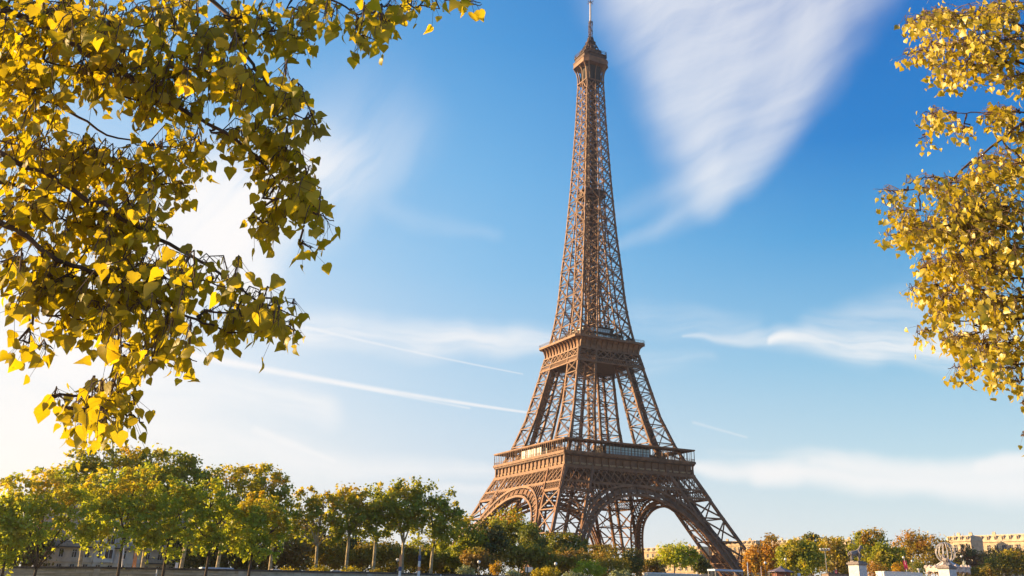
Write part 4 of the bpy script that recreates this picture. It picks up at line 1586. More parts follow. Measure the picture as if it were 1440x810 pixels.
def poplar(label, trunk, limbs, branches, blobs, D0, leaf_size, leafm, seed, twig_leaf=.055, sag=.25, per=9):
    """limbs: hidden feeders from the trunk; branches: photograph polylines (px, py, depth); blobs: (px, py, rx, ry, depth, leaves)"""
    rn = np.random.default_rng(seed)
    root = thing('poplar_tree', label, 'tree', (trunk[0][0], trunk[0][1], NZ))
    off = np.array((trunk[0][0], trunk[0][1], NZ))
    mb = MB()
    mb.tube([np.array(p) - off for p in trunk], [.30, .27, .22, .15][:len(trunk)], 10)
    mb.build('trunk', BARK_D, root, True)
    nodes = []
    for br in branches:
        pts = [at(*p) for p in br['pts']]
        # subdivide with a little wander
        P_ = []
        for i in range(len(pts) - 1):
            m = 7
            for j in range(m):
                t = j / m
                w = math.sin(math.pi * t) * .02 * np.linalg.norm(pts[i + 1] - pts[i])
                P_.append(pts[i] * (1 - t) + pts[i + 1] * t + rn.normal(size=3) * w)
        P_.append(pts[-1])
        full = list(P_)
        if br.get('from') is not None:
            s = np.array(br['from'])
            a = P_[0]
            full = [s, s * .6 + a * .4 + np.array((0, 0, .3)), s * .2 + a * .8 + np.array((0, 0, .12))] + P_
        r0, r1 = (x_ * .62 for x_ in br.get('r', (.018, .004)))
        mb = MB()
        mb.tube([p - off for p in full], list(np.linspace(r0, r1, len(full))), 6)
        mb.build('branch', BARK_P, root, True)
        nodes += P_
    N = np.array(nodes)
    mb = MB()
    pos, dn, sz = [], [], []
    for (bx, by, rx, ry, D, cnt) in blobs:
        c = at(bx, by, D)
        k = FPX / float((c - CAM) @ fw)
        # a side branch along the tuft, grown from the nearest limb
        sgn = -1 if bx > 720 else 1
        q0, qm, q1_ = at(bx - sgn * rx * .9, by - ry * .35, D * 1.01), at(bx, by - ry * .15, D), at(bx + sgn * rx * .85, by + ry * .25, D * .99)
        s0 = N[int(np.argmin(np.linalg.norm(N - q0, axis=1)))]
        spine = []
        for a_, b_ in ((s0, q0), (q0, qm), (qm, q1_)):
            for j in range(5):
                spine.append(a_ + (b_ - a_) * j / 5 + rn.normal(size=3) * .006 * D / 4.5)
        spine.append(q1_)
        mb.tube([p - off for p in spine], list(np.linspace(.0065, .002, len(spine)) * (D / 4.5) ** .5), 5, False)
        NS = np.array(spine[5:])
        for _ in range(max(1, cnt // per)):
            while True:
                u, v = rn.uniform(-1, 1, 2)
                if u * u + v * v < 1:
                    break
            e = at(bx + u * rx, by + v * ry, D + rn.normal() * .09 * D)
            d = np.linalg.norm(NS - e, axis=1)
            s = NS[int(np.argmin(d + rn.random(len(NS)) * .2 * D / 4.5))]
            L = np.linalg.norm(e - s)
            if L > .13 * D:                        # the twig is too long: start from a closer leaf twig instead
                s = e + (s - e) * (.09 * D / L)
                L = np.linalg.norm(e - s)
            q1 = s * .6 + e * .4 + np.array((0, 0, L * sag))
            q2 = s * .2 + e * .8 + np.array((0, 0, L * sag * .7))
            path = [s, q1, q2, e]
            mb.tube([p - off for p in path], [.0034, .0028, .0022, .0012], 4, False)
            for j in range(per):
                t = .18 + .82 * (j + rn.random() * .8) / per
                if t < .4:
                    p = s + (q1 - s) * (t / .4)
                elif t < .8:
                    p = q1 + (q2 - q1) * ((t - .4) / .4)
                else:
                    p = q2 + (e - q2) * ((t - .8) / .2)
                pet = rn.normal(size=3) * twig_leaf * .6 + np.array((0, 0, -twig_leaf))
                mb.tube([p - off, p + pet - off], [.0011, .0008], 3, False)
                pos.append(p + pet)
                dn.append((pet[0] * 4, pet[1] * 4, -.8))
                sz.append(leaf_size * (.55 + .65 * rn.random()))
    mb.build('twigs', BARK_P, root)
    me = poplar_leaves('foliage', np.array(pos) - off, np.array(dn), np.array(sz), leafm, rn)
    link('foliage', me, root)
    return root


LEAF_POP = leafmat('poplar leaves', (.33, .275, .008), (.47, .39, .010), (.56, .42, .010), 1.3, .68, .03, spots=55)
LEAF_POPR = leafmat('golden poplar leaves', (.44, .335, .010), (.54, .435, .015), (.28, .24, .012), 1.1, .42, .05, spots=60)
cL = CAM
dL = lambda az, d, z: (CAM[0] + d * math.sin(R(az)), CAM[1] + d * math.cos(R(az)), z)
tl = [dL(-78, 5.2, NZ - .1), dL(-77, 5.1, NZ + 2.2), dL(-75, 5.0, NZ + 4.4), dL(-72, 4.9, NZ + 6.6)]
f1, f2, f3 = tl[1], tl[2], tl[3]
BR = [
    dict(pts=[(-130, -70, 4.7), (-20, 0, 4.6), (70, 42, 4.5), (132, 82, 4.4), (250, 150, 4.3), (327, 192, 4.2), (372, 232, 4.2), (420, 300, 4.2)], r=(.030, .004)),
    dict(pts=[(210, -80, 4.3), (320, 20, 4.2), (345, 75, 4.1), (380, 125, 4.1), (412, 160, 4.1), (440, 172, 4.1)], r=(.020, .003)),
    dict(pts=[(-180, 215, 5.0), (-40, 248, 4.9), (12, 258, 4.8), (100, 288, 4.7), (180, 322, 4.6)], r=(.026, .005)),
    dict(pts=[(-190, 250, 4.7), (-40, 300, 4.6), (22, 322, 4.5), (80, 366, 4.4), (160, 392, 4.3), (240, 436, 4.2), (322, 468, 4.2), (385, 470, 4.2)], r=(.026, .003)),
    dict(pts=[(-100, 180, 4.5), (60, 240, 4.4), (215, 332, 4.4), (290, 372, 4.3), (365, 425, 4.2), (418, 446, 4.2)], r=(.022, .003)),
    dict(pts=[(250, -120, 4.0), (390, -30, 3.9), (480, 6, 3.9), (525, 40, 3.9)], r=(.018, .003)),
    dict(pts=[(420, -120, 3.9), (560, -40, 3.9), (640, -4, 3.9), (676, 4, 3.9)], r=(.016, .003)),
    dict(pts=[(-120, 90, 4.9), (0, 122, 4.8), (34, 80, 4.8), (36, 40, 4.8)], r=(.014, .004)),
    dict(pts=[(160, 392, 4.3), (170, 440, 4.3), (158, 520, 4.3), (140, 590, 4.3)], r=(.010, .002)),
    dict(pts=[(-60, 60, 5.2), (60, 130, 5.1), (150, 190, 5.0), (260, 215, 4.9)], r=(.02, .003)),
]
for i, b in enumerate(BR):
    if b['pts'][0][0] != 160:
        b['from'] = f3 if b['pts'][0][1] < 0 else (f2 if b['pts'][0][1] < 200 else f1)
BL = [
    (90, 70, 130, 80, 4.6, 560), (60, 30, 110, 50, 4.2, 300), (20, 130, 70, 70, 4.8, 260), (245, 50, 100, 60, 4.3, 330), (160, 110, 110, 60, 4.6, 320),
    (370, 34, 60, 36, 4.1, 150), (404, 52, 34, 26, 4.0, 70), (440, 18, 40, 24, 3.9, 70), (520, 26, 30, 26, 3.9, 80), (512, 52, 16, 16, 3.9, 26), (560, 12, 26, 14, 3.9, 28), (596, 10, 26, 10, 3.9, 28), (652, 4, 30, 6, 3.9, 26),
    (300, 110, 70, 50, 4.2, 200), (372, 140, 60, 40, 4.1, 170), (416, 172, 34, 20, 4.1, 50), (446, 164, 10, 12, 4.1, 9), (350, 200, 60, 36, 4.2, 130), (396, 236, 42, 40, 4.2, 130), (410, 292, 42, 42, 4.2, 150), (366, 312, 18, 20, 4.2, 26), (454, 306, 18, 20, 4.2, 26), (432, 346, 10, 10, 4.2, 8),
    (60, 220, 100, 70, 4.7, 380), (160, 235, 70, 46, 4.8, 190), (250, 215, 46, 36, 4.8, 150), (246, 262, 34, 14, 4.6, 45), (225, 150, 60, 36, 4.5, 130), (90, 320, 130, 66, 4.6, 480), (190, 310, 50, 40, 4.5, 120),
    (30, 400, 70, 56, 4.6, 240), (130, 400, 90, 50, 4.4, 300), (222, 396, 60, 50, 4.3, 190), (290, 400, 46, 36, 4.3, 110), (340, 446, 60, 30, 4.2, 130), (400, 462, 28, 24, 4.2, 50), (395, 425, 26, 14, 4.2, 18),
    (190, 452, 70, 36, 4.3, 150), (248, 500, 34, 34, 4.3, 60), (52, 486, 26, 18, 4.5, 34), (110, 450, 60, 30, 4.4, 90), (180, 505, 40, 36, 4.3, 90), (160, 560, 34, 36, 4.3, 90), (130, 580, 46, 30, 4.3, 90), (140, 610, 22, 20, 4.3, 34), (88, 560, 16, 12, 4.3, 14), (190, 590, 14, 16, 4.3, 14),
]
BL += [(-90, 40, 90, 80, 4.9, 160), (-100, 180, 90, 70, 5.0, 150), (-90, 310, 80, 60, 4.9, 120), (-70, 400, 60, 40, 4.8, 60), (180, -60, 120, 40, 4.5, 160), (420, -50, 90, 30, 4.0, 90), (20, -70, 110, 50, 4.7, 140)]
poplar('near poplar with hanging yellow green leaves framing the upper left of the view', tl, None, BR, [(a_, b_, c_, d_, e_, int(n_ * .98)) for a_, b_, c_, d_, e_, n_ in BL], 4.3, .050, LEAF_POP, 5)

tr_ = [dL(74, 10.5, NZ - .1), dL(73.5, 10.4, NZ + 2.5), dL(73, 10.3, NZ + 5), dL(72, 10.2, NZ + 9)]
g1, g2, g3 = tr_[1], tr_[2], tr_[3]
BRR = [
    dict(pts=[(1560, 30, 9.4), (1440, 36, 9.2), (1380, 30, 9), (1300, 14, 9)], r=(.026, .004), **{'from': g3}),
    dict(pts=[(1560, 130, 9.4), (1440, 90, 9.1), (1395, 74, 9), (1310, 60, 9), (1270, 72, 9)], r=(.028, .004), **{'from': g3}),
    dict(pts=[(1560, 170, 9.3), (1440, 158, 9.1), (1390, 158, 9), (1336, 160, 9), (1298, 158, 9)], r=(.018, .003), **{'from': g3}),
    dict(pts=[(1540, 120, 9.3), (1440, 172, 9.1), (1392, 208, 9), (1330, 262, 9), (1262, 268, 9), (1228, 266, 9)], r=(.026, .003), **{'from': g2}),
    dict(pts=[(1560, 330, 9.2), (1440, 322, 9), (1370, 312, 8.9), (1270, 330, 8.9)], r=(.028, .004), **{'from': g2}),
    dict(pts=[(1560, 400, 9.2), (1440, 392, 9), (1370, 384, 8.9), (1300, 404, 8.9)], r=(.026, .004), **{'from': g2}),
    dict(pts=[(1560, 440, 9.2), (1440, 448, 9), (1390, 452, 8.9), (1330, 452, 8.9), (1296, 466, 8.9)], r=(.022, .003), **{'from': g1}),
    dict(pts=[(1560, 520, 9.2), (1440, 512, 9), (1390, 512, 8.9), (1340, 518, 8.9)], r=(.018, .003), **{'from': g1}),
    dict(pts=[(1560, 560, 9.2), (1470, 575, 9), (1446, 600, 9)], r=(.012, .003), **{'from': g1}),
]
BRB = [
    (1360, 22, 72, 20, 9, 330), (1300, 26, 30, 24, 9, 110), (1290, 74, 24, 9, 9, 50), (1330, 66, 44, 20, 9, 150), (1400, 62, 50, 34, 9, 300), (1360, 94, 60, 18, 9, 210), (1330, 112, 24, 8, 9, 40), (1430, 110, 24, 20, 9, 80), (1420, 8, 40, 20, 9, 110),
    (1318, 162, 26, 14, 9, 80), (1348, 182, 16, 10, 9, 34), (1404, 160, 30, 16, 9, 100), (1432, 190, 20, 30, 9, 70), (1400, 172, 14, 8, 9, 20), (1300, 192, 10, 14, 9, 10),
    (1400, 240, 50, 34, 9, 300), (1340, 262, 44, 26, 9, 190), (1296, 254, 26, 10, 9, 34), (1256, 270, 24, 8, 9, 34), (1250, 284, 12, 8, 9, 12), (1270, 300, 28, 16, 9, 80), (1380, 300, 70, 44, 8.9, 620), (1320, 322, 60, 30, 8.9, 330), (1266, 328, 20, 14, 8.9, 44),
    (1390, 362, 60, 44, 8.9, 520), (1330, 372, 44, 26, 8.9, 200), (1300, 404, 24, 12, 8.9, 60), (1350, 416, 46, 26, 8.9, 220), (1410, 430, 36, 36, 8.9, 260), (1326, 442, 24, 12, 8.9, 60), (1300, 466, 14, 8, 8.9, 22), (1350, 474, 30, 20, 8.9, 110), (1400, 486, 40, 26, 8.9, 200), (1352, 516, 22, 10, 8.9, 44), (1402, 520, 30, 12, 8.9, 64), (1428, 538, 14, 8, 8.9, 20), (1440, 566, 5, 5, 9, 6), (1440, 612, 5, 8, 9, 8),
]
BRB += [(1490, 30, 60, 40, 9.2, 300), (1560, 60, 60, 60, 9.6, 260), (1500, 110, 60, 50, 9.2, 300), (1490, 180, 50, 40, 9.1, 240), (1500, 250, 60, 50, 9.1, 320), (1500, 330, 60, 50, 9.1, 340), (1500, 410, 60, 50, 9.1, 320), (1490, 480, 50, 40, 9.1, 220), (1490, 545, 44, 30, 9.1, 140), (1590, 180, 70, 80, 9.8, 320), (1600, 320, 70, 80, 9.8, 320), (1600, 450, 70, 70, 9.8, 260), (1640, 80, 70, 80, 10, 240)]
poplar('near poplar with small golden leaves reaching in from the right edge', tr_, None, BRR, [(a_, b_, c_, d_, e_, int(n_ * 1.35)) for a_, b_, c_, d_, e_, n_ in BRB], 9, .052, LEAF_POPR, 8, sag=.06, twig_leaf=.085, per=6)
# ------------------------------------------------------------------ quay wall
WTOP = [(-420, -.9), (-256, .35), (-244, .75), (-221, 1.0), (-190, 1.35), (-150, 1.5), (60, 1.5)]


def wtop(x): return float(np.interp(x, [p[0] for p in WTOP], [p[1] for p in WTOP]))


root = thing('quay_wall', 'long pale stone embankment wall with a dark coping below the trees', 'wall', (-256, BANK_Y, NZ))
wo = (-256, BANK_Y, NZ)
xs = [-420 + 12 * i for i in range(41)]
m1, m2, m3 = MB(), MB(), MB()
for a, b in zip(xs[:-1], xs[1:]):
    za, zb = wtop(a), wtop(b)
    def seg(mb, ya, yb, lo, hi):
        mb._hexa([(a, ya, za + lo), (b, ya, zb + lo), (b, yb, zb + lo), (a, yb, za + lo), (a, ya, za + hi), (b, ya, zb + hi), (b, yb, zb + hi), (a, yb, za + hi)])
    m1._hexa([(a, BANK_Y - .6, NZ), (b, BANK_Y - .6, NZ), (b, BANK_Y + .3, NZ), (a, BANK_Y + .3, NZ), (a, BANK_Y - .45, za - .32), (b, BANK_Y - .45, zb - .32), (b, BANK_Y + .3, zb - .32), (a, BANK_Y + .3, za - .32)])
    seg(m2, BANK_Y - .7, BANK_Y + .4, -.32, 0)
    seg(m3, BANK_Y - .62, BANK_Y - .4, -1.05, -.8)
    if int(a) % 24 == 0:
        m3._hexa([(a - .5, BANK_Y - .75, NZ), (a + .5, BANK_Y - .75, NZ), (a + .5, BANK_Y - .5, NZ), (a - .5, BANK_Y - .5, NZ), (a - .5, BANK_Y - .68, za - .33), (a + .5, BANK_Y - .68, za - .33), (a + .5, BANK_Y - .4, za - .33), (a - .5, BANK_Y - .4, za - .33)])


def wallmat():
    m = bpy.data.materials.new('coursed quay stone')
    m.use_nodes = True
    g = NG(m.node_tree)
    b = g.n('ShaderNodeBsdfPrincipled')
    tc = g.n('ShaderNodeTexCoord')
    sp = g.n('ShaderNodeSeparateXYZ')
    g.put(sp.inputs[0], tc.outputs['Object'])
    v = g.xyz(sp.outputs[0], sp.outputs[2], 0)
    br = g.n('ShaderNodeTexBrick')
    g.put(br.inputs['Vector'], v)
    g.put(br.inputs['Scale'], 1.0)
    br.inputs['Brick Width'].default_value = 1.5
    br.inputs['Row Height'].default_value = .5
    br.inputs['Mortar Size'].default_value = .02
    g.put(br.inputs['Color1'], (.66, .56, .42))
    g.put(br.inputs['Color2'], (.52, .44, .32))
    g.put(br.inputs['Mortar'], (.16, .13, .10))
    nz = g.noise(tc.outputs['Object'], .35, 6, .65)
    g.put(b.inputs['Base Color'], g.mix(g.smooth(nz, .35, .75), br.outputs['Color'], (.34, .28, .19)))
    b.inputs['Roughness'].default_value = .9
    o = g.n('ShaderNodeOutputMaterial')
    g.put(o.inputs[0], b.outputs[0])
    return m


m1.build('wall_face', wallmat(), root, off=wo)
m2.build('coping', COPING, root, off=wo)
m3.build('string_course', STONE, root, off=wo)


# ------------------------------------------------------------------ buildings
def facade(mb, org, ux, n, W, z0, floors, holes, depth=.35):
    """wall sheet with real window openings. holes: list of (x0,x1,z0,z1) in facade coordinates"""
    ux, n = np.array(ux, float), np.array(n, float)
    P_ = lambda x, z, d=0.0: np.array(org) + ux * x - n * d + np.array((0, 0, z))
    xs = sorted({0.0, W} | {h[0] for h in holes} | {h[1] for h in holes})
    zs = sorted({0.0, floors} | {h[2] for h in holes} | {h[3] for h in holes})
    H = [(h[0], h[1], h[2], h[3]) for h in holes]
    for i in range(len(xs) - 1):
        for j in range(len(zs) - 1):
            cx, cz = (xs[i] + xs[i + 1]) / 2, (zs[j] + zs[j + 1]) / 2
            if any(h[0] < cx < h[1] and h[2] < cz < h[3] for h in H):
                continue
            mb.face(P_(xs[i], zs[j]), P_(xs[i + 1], zs[j]), P_(xs[i + 1], zs[j + 1]), P_(xs[i], zs[j + 1]))
    for h in H:
        a, b, c, d = h
        mb.face(P_(a, c), P_(b, c), P_(b, c, depth), P_(a, c, depth))
        mb.face(P_(a, d, depth), P_(b, d, depth), P_(b, d), P_(a, d))
        mb.face(P_(a, c), P_(a, c, depth), P_(a, d, depth), P_(a, d))
        mb.face(P_(b, c, depth), P_(b, c), P_(b, d), P_(b, d, depth))


def building(name, label, org, ang, W, depth, floors, fh, bays, wallm, group=None, roofm=ZINC, roof_h=3.0, win_w=1.2, win_h=2.0,
             sill_z=.75, balcony=(), cat='building', dormers=True, white_frames=True, cornice=True, chimneys=2, bow=()):
    """org: foot of the facade's left end; ang: heading of the facade's run"""
    ux = (math.cos(ang), math.sin(ang), 0)
    n = (math.sin(ang), -math.cos(ang), 0)           # outward
    root = thing(name, label, cat, org, 0, group)
    U, N_ = np.array(ux), np.array(n)
    Hh_ = floors * fh
    bw = W / bays
    holes, wins = [], []
    for f in range(floors):
        for b in range(bays):
            x = bw * (b + .5)
            z = f * fh + (sill_z if f else .2)
            holes.append((x - win_w / 2, x + win_w / 2, z, z + (win_h if f else win_h + .4)))
    mb = MB()
    facade(mb, (0, 0, 0), ux, n, W, 0, Hh_, holes)
    P_ = lambda x, d, z: U * x - N_ * d + np.array((0, 0, z))
    mb.face(P_(0, depth, 0), P_(0, 0, 0), P_(0, 0, Hh_), P_(0, depth, Hh_))
    mb.face(P_(W, 0, 0), P_(W, depth, 0), P_(W, depth, Hh_), P_(W, 0, Hh_))
    mb.face(P_(W, depth, 0), P_(0, depth, 0), P_(0, depth, Hh_), P_(W, depth, Hh_))
    mb.build('wall', wallm, root)
    tr = MB()
    for f in range(1, floors):
        tr.bar(P_(-.15, -.06, f * fh), P_(W + .15, -.06, f * fh), .3, .22, (0, 0, 1))
    if cornice:
        tr.bar(P_(-.4, -.2, Hh_ - .15), P_(W + .4, -.2, Hh_ - .15), .9, .5, (0, 0, 1))
    tr.build('cornice', wallm, root)
    for (a, b, c, d) in holes:
        w = MB()
        w.cur = 0
        q = [P_(x, .30, z) for x, z in ((a, c), (b, c), (b, d), (a, d))]
        w.face(*q)
        w.cur = 1
        m_ = (a + b) / 2
        for x in (a + .05, m_, b - .05):
            w.bar(P_(x, .24, c), P_(x, .24, d), .09, .08, n)
        for z in (c + .05, c + (d - c) * .68, d - .05):
            w.bar(P_(a, .24, z), P_(b, .24, z), .08, .08, n)
        w.build('window', [SHUT, WHITE if white_frames else wallm], root)
    for f in balcony:
        bb = MB()
        z = f * fh
        bb.bar(P_(0, -.4, z + .05), P_(W, -.4, z + .05), .9, .16, (0, 0, 1))
        bb.bar(P_(0, -.8, z + 1.05), P_(W, -.8, z + 1.05), .08, .08, (0, 0, 1))
        for i in range(int(W / .3)):
            x = i * .3
            bb.bar(P_(x, -.8, z + .1), P_(x, -.8, z + 1.05), .04, .04, n, False)
        bb.build('balcony', mat_rail, root)
    for (xa, xb, fa, fb) in bow:                        # projecting bays
        bb = MB()
        k = []
        c_ = (xa + xb) / 2
        for x, d in ((xa, 0), (xa + .5, -.9), (xb - .5, -.9), (xb, 0)):
            k.append((P_(x, d, 0)[0], P_(x, d, 0)[1]))
        bb.prism(k, fa * fh, fb * fh)
        bb.build('bay', wallm, root)
        for f in range(fa, fb):
            w = MB()
            w.cur = 0
            z0, z1 = f * fh + .8, f * fh + .8 + win_h
            w.bar(P_(c_ - .8, -.93, (z0 + z1) / 2), P_(c_ + .8, -.93, (z0 + z1) / 2), z1 - z0, .04, n)
            w.cur = 1
            for x in (c_ - .8, c_, c_ + .8):
                w.bar(P_(x, -.97, z0), P_(x, -.97, z1), .1, .06, n)
            w.build('bay_window', [SHUT, WHITE], root)
    rf = MB()
    a0 = [P_(-.3, -.25, Hh_), P_(W + .3, -.25, Hh_), P_(W + .3, depth, Hh_), P_(-.3, depth, Hh_)]
    ins = roof_h * .42
    a1 = [P_(ins * .2, ins, Hh_ + roof_h), P_(W - ins * .2, ins, Hh_ + roof_h), P_(W - ins * .2, depth - ins, Hh_ + roof_h), P_(ins * .2, depth - ins, Hh_ + roof_h)]
    for i in range(4):
        rf.face(a0[i], a0[(i + 1) % 4], a1[(i + 1) % 4], a1[i])
    rf.face(*a1)
    ro = rf.build('roof', roofm, root)
    if dormers:
        for b in range(bays):
            x = bw * (b + .5)
            dm = MB()
            dm.cur = 0
            p = P_(x, ins * .55, Hh_ + roof_h * .48)
            dm.box(p, (1.5, 1.8, roof_h * .66), ang)
            dm.box(p + np.array((0, 0, roof_h * .36)), (1.8, 2.0, .2), ang)
            dm.cur = 1
            q = P_(x, ins * .55 - .94, Hh_ + roof_h * .48)
            dm.box(q, (.9, .06, roof_h * .46), ang)
            dm.build('dormer', [wallm, SHUT], root)
    for i in range(chimneys):
        x = W * (i + .5) / chimneys + .8
        cm = MB()
        p = P_(x, depth * .5, Hh_ + roof_h + .7)
        cm.box(p, (2.2, .9, 2.0), ang)
        for j in range(4):
            cm.lathe(p + U * (-.75 + j * .5) + np.array((0, 0, 1.0)), [(.16, 0), (.13, .6)], 6)
        cm.build('chimney', wallm, root)
    return root


mat_rail = mat('black iron railing', (.05, .05, .05), .6, .1)
HAUS = mat('grey cream house stone', (.74, .61, .44), .85, .12, .5, bump=.05)
HAUS2 = mat('white rendered house front', (.80, .72, .60), .85, .08, .5)
SUNST = mat('warm ashlar', (.54, .43, .29), .85, .12, .35, bump=.05)
SUNST2 = mat('pale ashlar', (.54, .45, .34), .85, .12, .35)
GOLDST = mat('honey coloured ashlar', (.50, .38, .23), .85, .12, .3)


def foot(px, y):
    p = at(px, 800, line_D(px, y))
    return np.array((p[0], p[1], BZ))


hy = -186.0
a, b, c, d = (foot(p, hy) for p in (34, 128, 196, 266))
GH = 'stone town houses behind the left trees'
building('town_house', 'cream town house with narrow windows left of the bay fronted one', a, 0, b[0] - a[0], 14, 5, 2.75, 5, HAUS, GH, balcony=(2,), win_h=1.7, win_w=1.0)
building('town_house', 'white town house with projecting bays, between its two cream neighbours', b + (0.05, 0, 0), 0, c[0] - b[0] - .1, 14, 5, 2.75, 4, HAUS2, GH, balcony=(2,), bow=((1.3, 4.3, 1, 5),), win_h=1.7, win_w=1.0)
building('town_house', 'cream town house with an end wall, rightmost behind the orange banner', c, 0, d[0] - c[0], 14, 5, 2.75, 4, HAUS, GH, balcony=(1, 3), win_h=1.7, win_w=1.0)

# the sunlit mansion on the right, its long front facing the low sun
def stone_front(label, px0, px1, y, top_px, floors, bays, m, ang, name='stone_building', group=None, **kw):
    p0 = foot(px0, y)
    r0, r1 = at(px1, 790, 1.0) - CAM, None
    # run the front along ang until the sight line of px1
    az = R(azel(px1, 790)[0])
    dx, dy = math.cos(ang), math.sin(ang)
    # solve CAM + t*(sin az, cos az) = p0 + s*(dx,dy)
    A_ = np.array([[math.sin(az), -dx], [math.cos(az), -dy]])
    t, s = np.linalg.solve(A_, (p0 - CAM)[:2])
    D = math.hypot(*(p0 - CAM)[:2])
    ztop = at(px0, top_px, D)[2]
    roof = kw.get('roof_h', 3)
    fh = (ztop - roof - BZ) / floors
    return building(name, label, p0, ang, abs(s), kw.pop('depth', 14), floors, fh, bays, m, group, roofm=kw.pop('roofm', m), win_w=kw.pop('win_w', 1.6), win_h=fh * .6, **kw)


ANG = R(-80)      # direction the sunlit fronts run in (they face the sun side)
stone_front('sunlit golden stone mansion with pavilions and dormers at the right edge', 1370, 1475, 40, 753, 5, 10, SUNST, ANG, balcony=(4,), roof_h=4, win_w=2.4, group='sunlit stone buildings beyond the trees')
stone_front('sunlit end pavilion of golden stone left of the mansion, with domed turrets', 1336, 1369, 32, 754, 5, 4, SUNST, ANG, roof_h=3.0, win_w=2.2, group='sunlit stone buildings beyond the trees')
FG = 'distant sunlit town fronts'
stone_front('honey coloured block far away, seen under the main arch', 893, 985, 260, 771, 7, 12, GOLDST, R(-76), win_w=2.2, roof_h=3, group=FG)
stone_front('honey coloured block far away behind the right tower leg', 1000, 1064, 230, 762, 7, 10, GOLDST, R(-76), win_w=2.2, roof_h=3, group=FG)
stone_front('pale block far away just right of the tower above the orange tree', 1082, 1128, 200, 760, 8, 7, SUNST2, R(-76), win_w=2.0, roof_h=2, group=FG)
stone_front('far block with a slate top between the two tall autumn trees', 1162, 1198, 180, 759.5, 8, 6, SUNST, R(-78), win_w=2.2, roof_h=5, group=FG, dormers=False)
stone_front('far low block between the horse statue trees and the golden brown tree', 1240, 1270, 150, 771, 6, 7, SUNST2, R(-78), win_w=2.0, roof_h=3, group=FG)
# turrets of the mansion
def turret(px, y, top_px, rad, label):
    p = foot(px, y)
    D = math.hypot(*(p - CAM)[:2])
    zt = at(px, top_px, D)[2]
    root = thing('stone_turret', label, 'turret', p, 0, 'domed turrets of the mansion')
    mb = MB()
    mb.lathe((0, 0, 0), [(rad, 0), (rad, zt - 4.5), (rad * 1.15, zt - 4.4), (rad * 1.15, zt - 4)], 10)
    mb.build('wall', SUNST, root)
    mb = MB()
    mb.lathe((0, 0, zt), [(rad * 1.05, -4), (rad * .95, -2.6), (rad * .6, -1.2), (.3, -.4), (.12, 1.2)], 10)
    mb.build('dome', SUNST2, root, True)
turret(1349, 31, 752, 3.0, 'domed stone turret on the end pavilion, left one')
turret(1374, 30, 751, 3.2, 'domed stone turret at the joint of mansion and pavilion')
turret(1361, 34, 753, 1.5, 'slim stone chimney turret between the two domes')


# ------------------------------------------------------------------ figures and monuments at the bridge
def skin_figure(name, parent, joints, bones, m, sub=2):
    """joints: name -> (x, y, z, radius); bones: pairs"""
    me = bpy.data.meshes.new(name)
    keys = list(joints)
    me.from_pydata([joints[k][:3] for k in keys], [(keys.index(a_), keys.index(b_)) for a_, b_ in bones], [])
    o = link(name, me, parent)
    o.modifiers.new('skin', 'SKIN')
    sv = me.skin_vertices[0].data
    for i, k in enumerate(keys):
        r_ = joints[k][3]
        sv[i].radius = (r_, r_)
    sv[0].use_root = True
    md = o.modifiers.new('sub', 'SUBSURF')
    md.levels = md.render_levels = sub
    bpy.context.view_layer.update()
    ev = bpy.data.meshes.new_from_object(o.evaluated_get(bpy.context.evaluated_depsgraph_get()))
    o.modifiers.clear()
    o.data = ev
    ev.name = name
    ev.materials.append(m)
    for p in ev.polygons:
        p.use_smooth = True
    bpy.data.meshes.remove(me)
    return o


def horse(parent, s=1.0):
    J = dict(pelvis=(-.75, 0, 1.45, .38), belly=(-.1, 0, 1.38, .40), chest=(.55, 0, 1.5, .42), wither=(.7, 0, 1.75, .28), neck=(1.0, 0, 2.2, .24), poll=(1.22, 0, 2.62, .17), face=(1.48, 0, 2.4, .14), muzzle=(1.68, 0, 2.12, .10),
             ear1=(1.2, .08, 2.82, .04), ear2=(1.2, -.08, 2.82, .04), tail0=(-1.12, 0, 1.55, .10), tail1=(-1.4, 0, 1.25, .13), tail2=(-1.45, 0, .75, .09), mane=(.98, 0, 2.45, .12))
    B = [('pelvis', 'belly'), ('belly', 'chest'), ('chest', 'wither'), ('wither', 'neck'), ('neck', 'poll'), ('poll', 'face'), ('face', 'muzzle'), ('poll', 'ear1'), ('poll', 'ear2'), ('pelvis', 'tail0'), ('tail0', 'tail1'), ('tail1', 'tail2'), ('neck', 'mane')]
    for sd_, nm in ((.22, 'l'), (-.22, 'r')):
        lift = .25 if nm == 'r' else 0
        J.update({f'sh{nm}': (.62, sd_, 1.25, .20), f'kn{nm}': (.70 + lift, sd_, .72 + lift * .5, .10), f'ft{nm}': (.66 + lift * .6, sd_, .22 + lift, .07), f'hf{nm}': (.74 + lift * .5, sd_, .05 + lift, .10),
                  f'hp{nm}': (-.80, sd_, 1.15, .26), f'st{nm}': (-.62, sd_, .85, .15), f'hk{nm}': (-.98, sd_, .58, .09), f'sk{nm}': (-.90, sd_, .22, .07), f'hh{nm}': (-.82, sd_, .05, .10)})
        B += [('chest', f'sh{nm}'), (f'sh{nm}', f'kn{nm}'), (f'kn{nm}', f'ft{nm}'), (f'ft{nm}', f'hf{nm}'), ('pelvis', f'hp{nm}'), (f'hp{nm}', f'st{nm}'), (f'st{nm}', f'hk{nm}'), (f'hk{nm}', f'sk{nm}'), (f'sk{nm}', f'hh{nm}')]
    J = {k: (x * s, y * s, z * s, r_ * s * 1.22) for k, (x, y, z, r_) in J.items()}
    return skin_figure('horse_figure', parent, J, B, STONE_G)


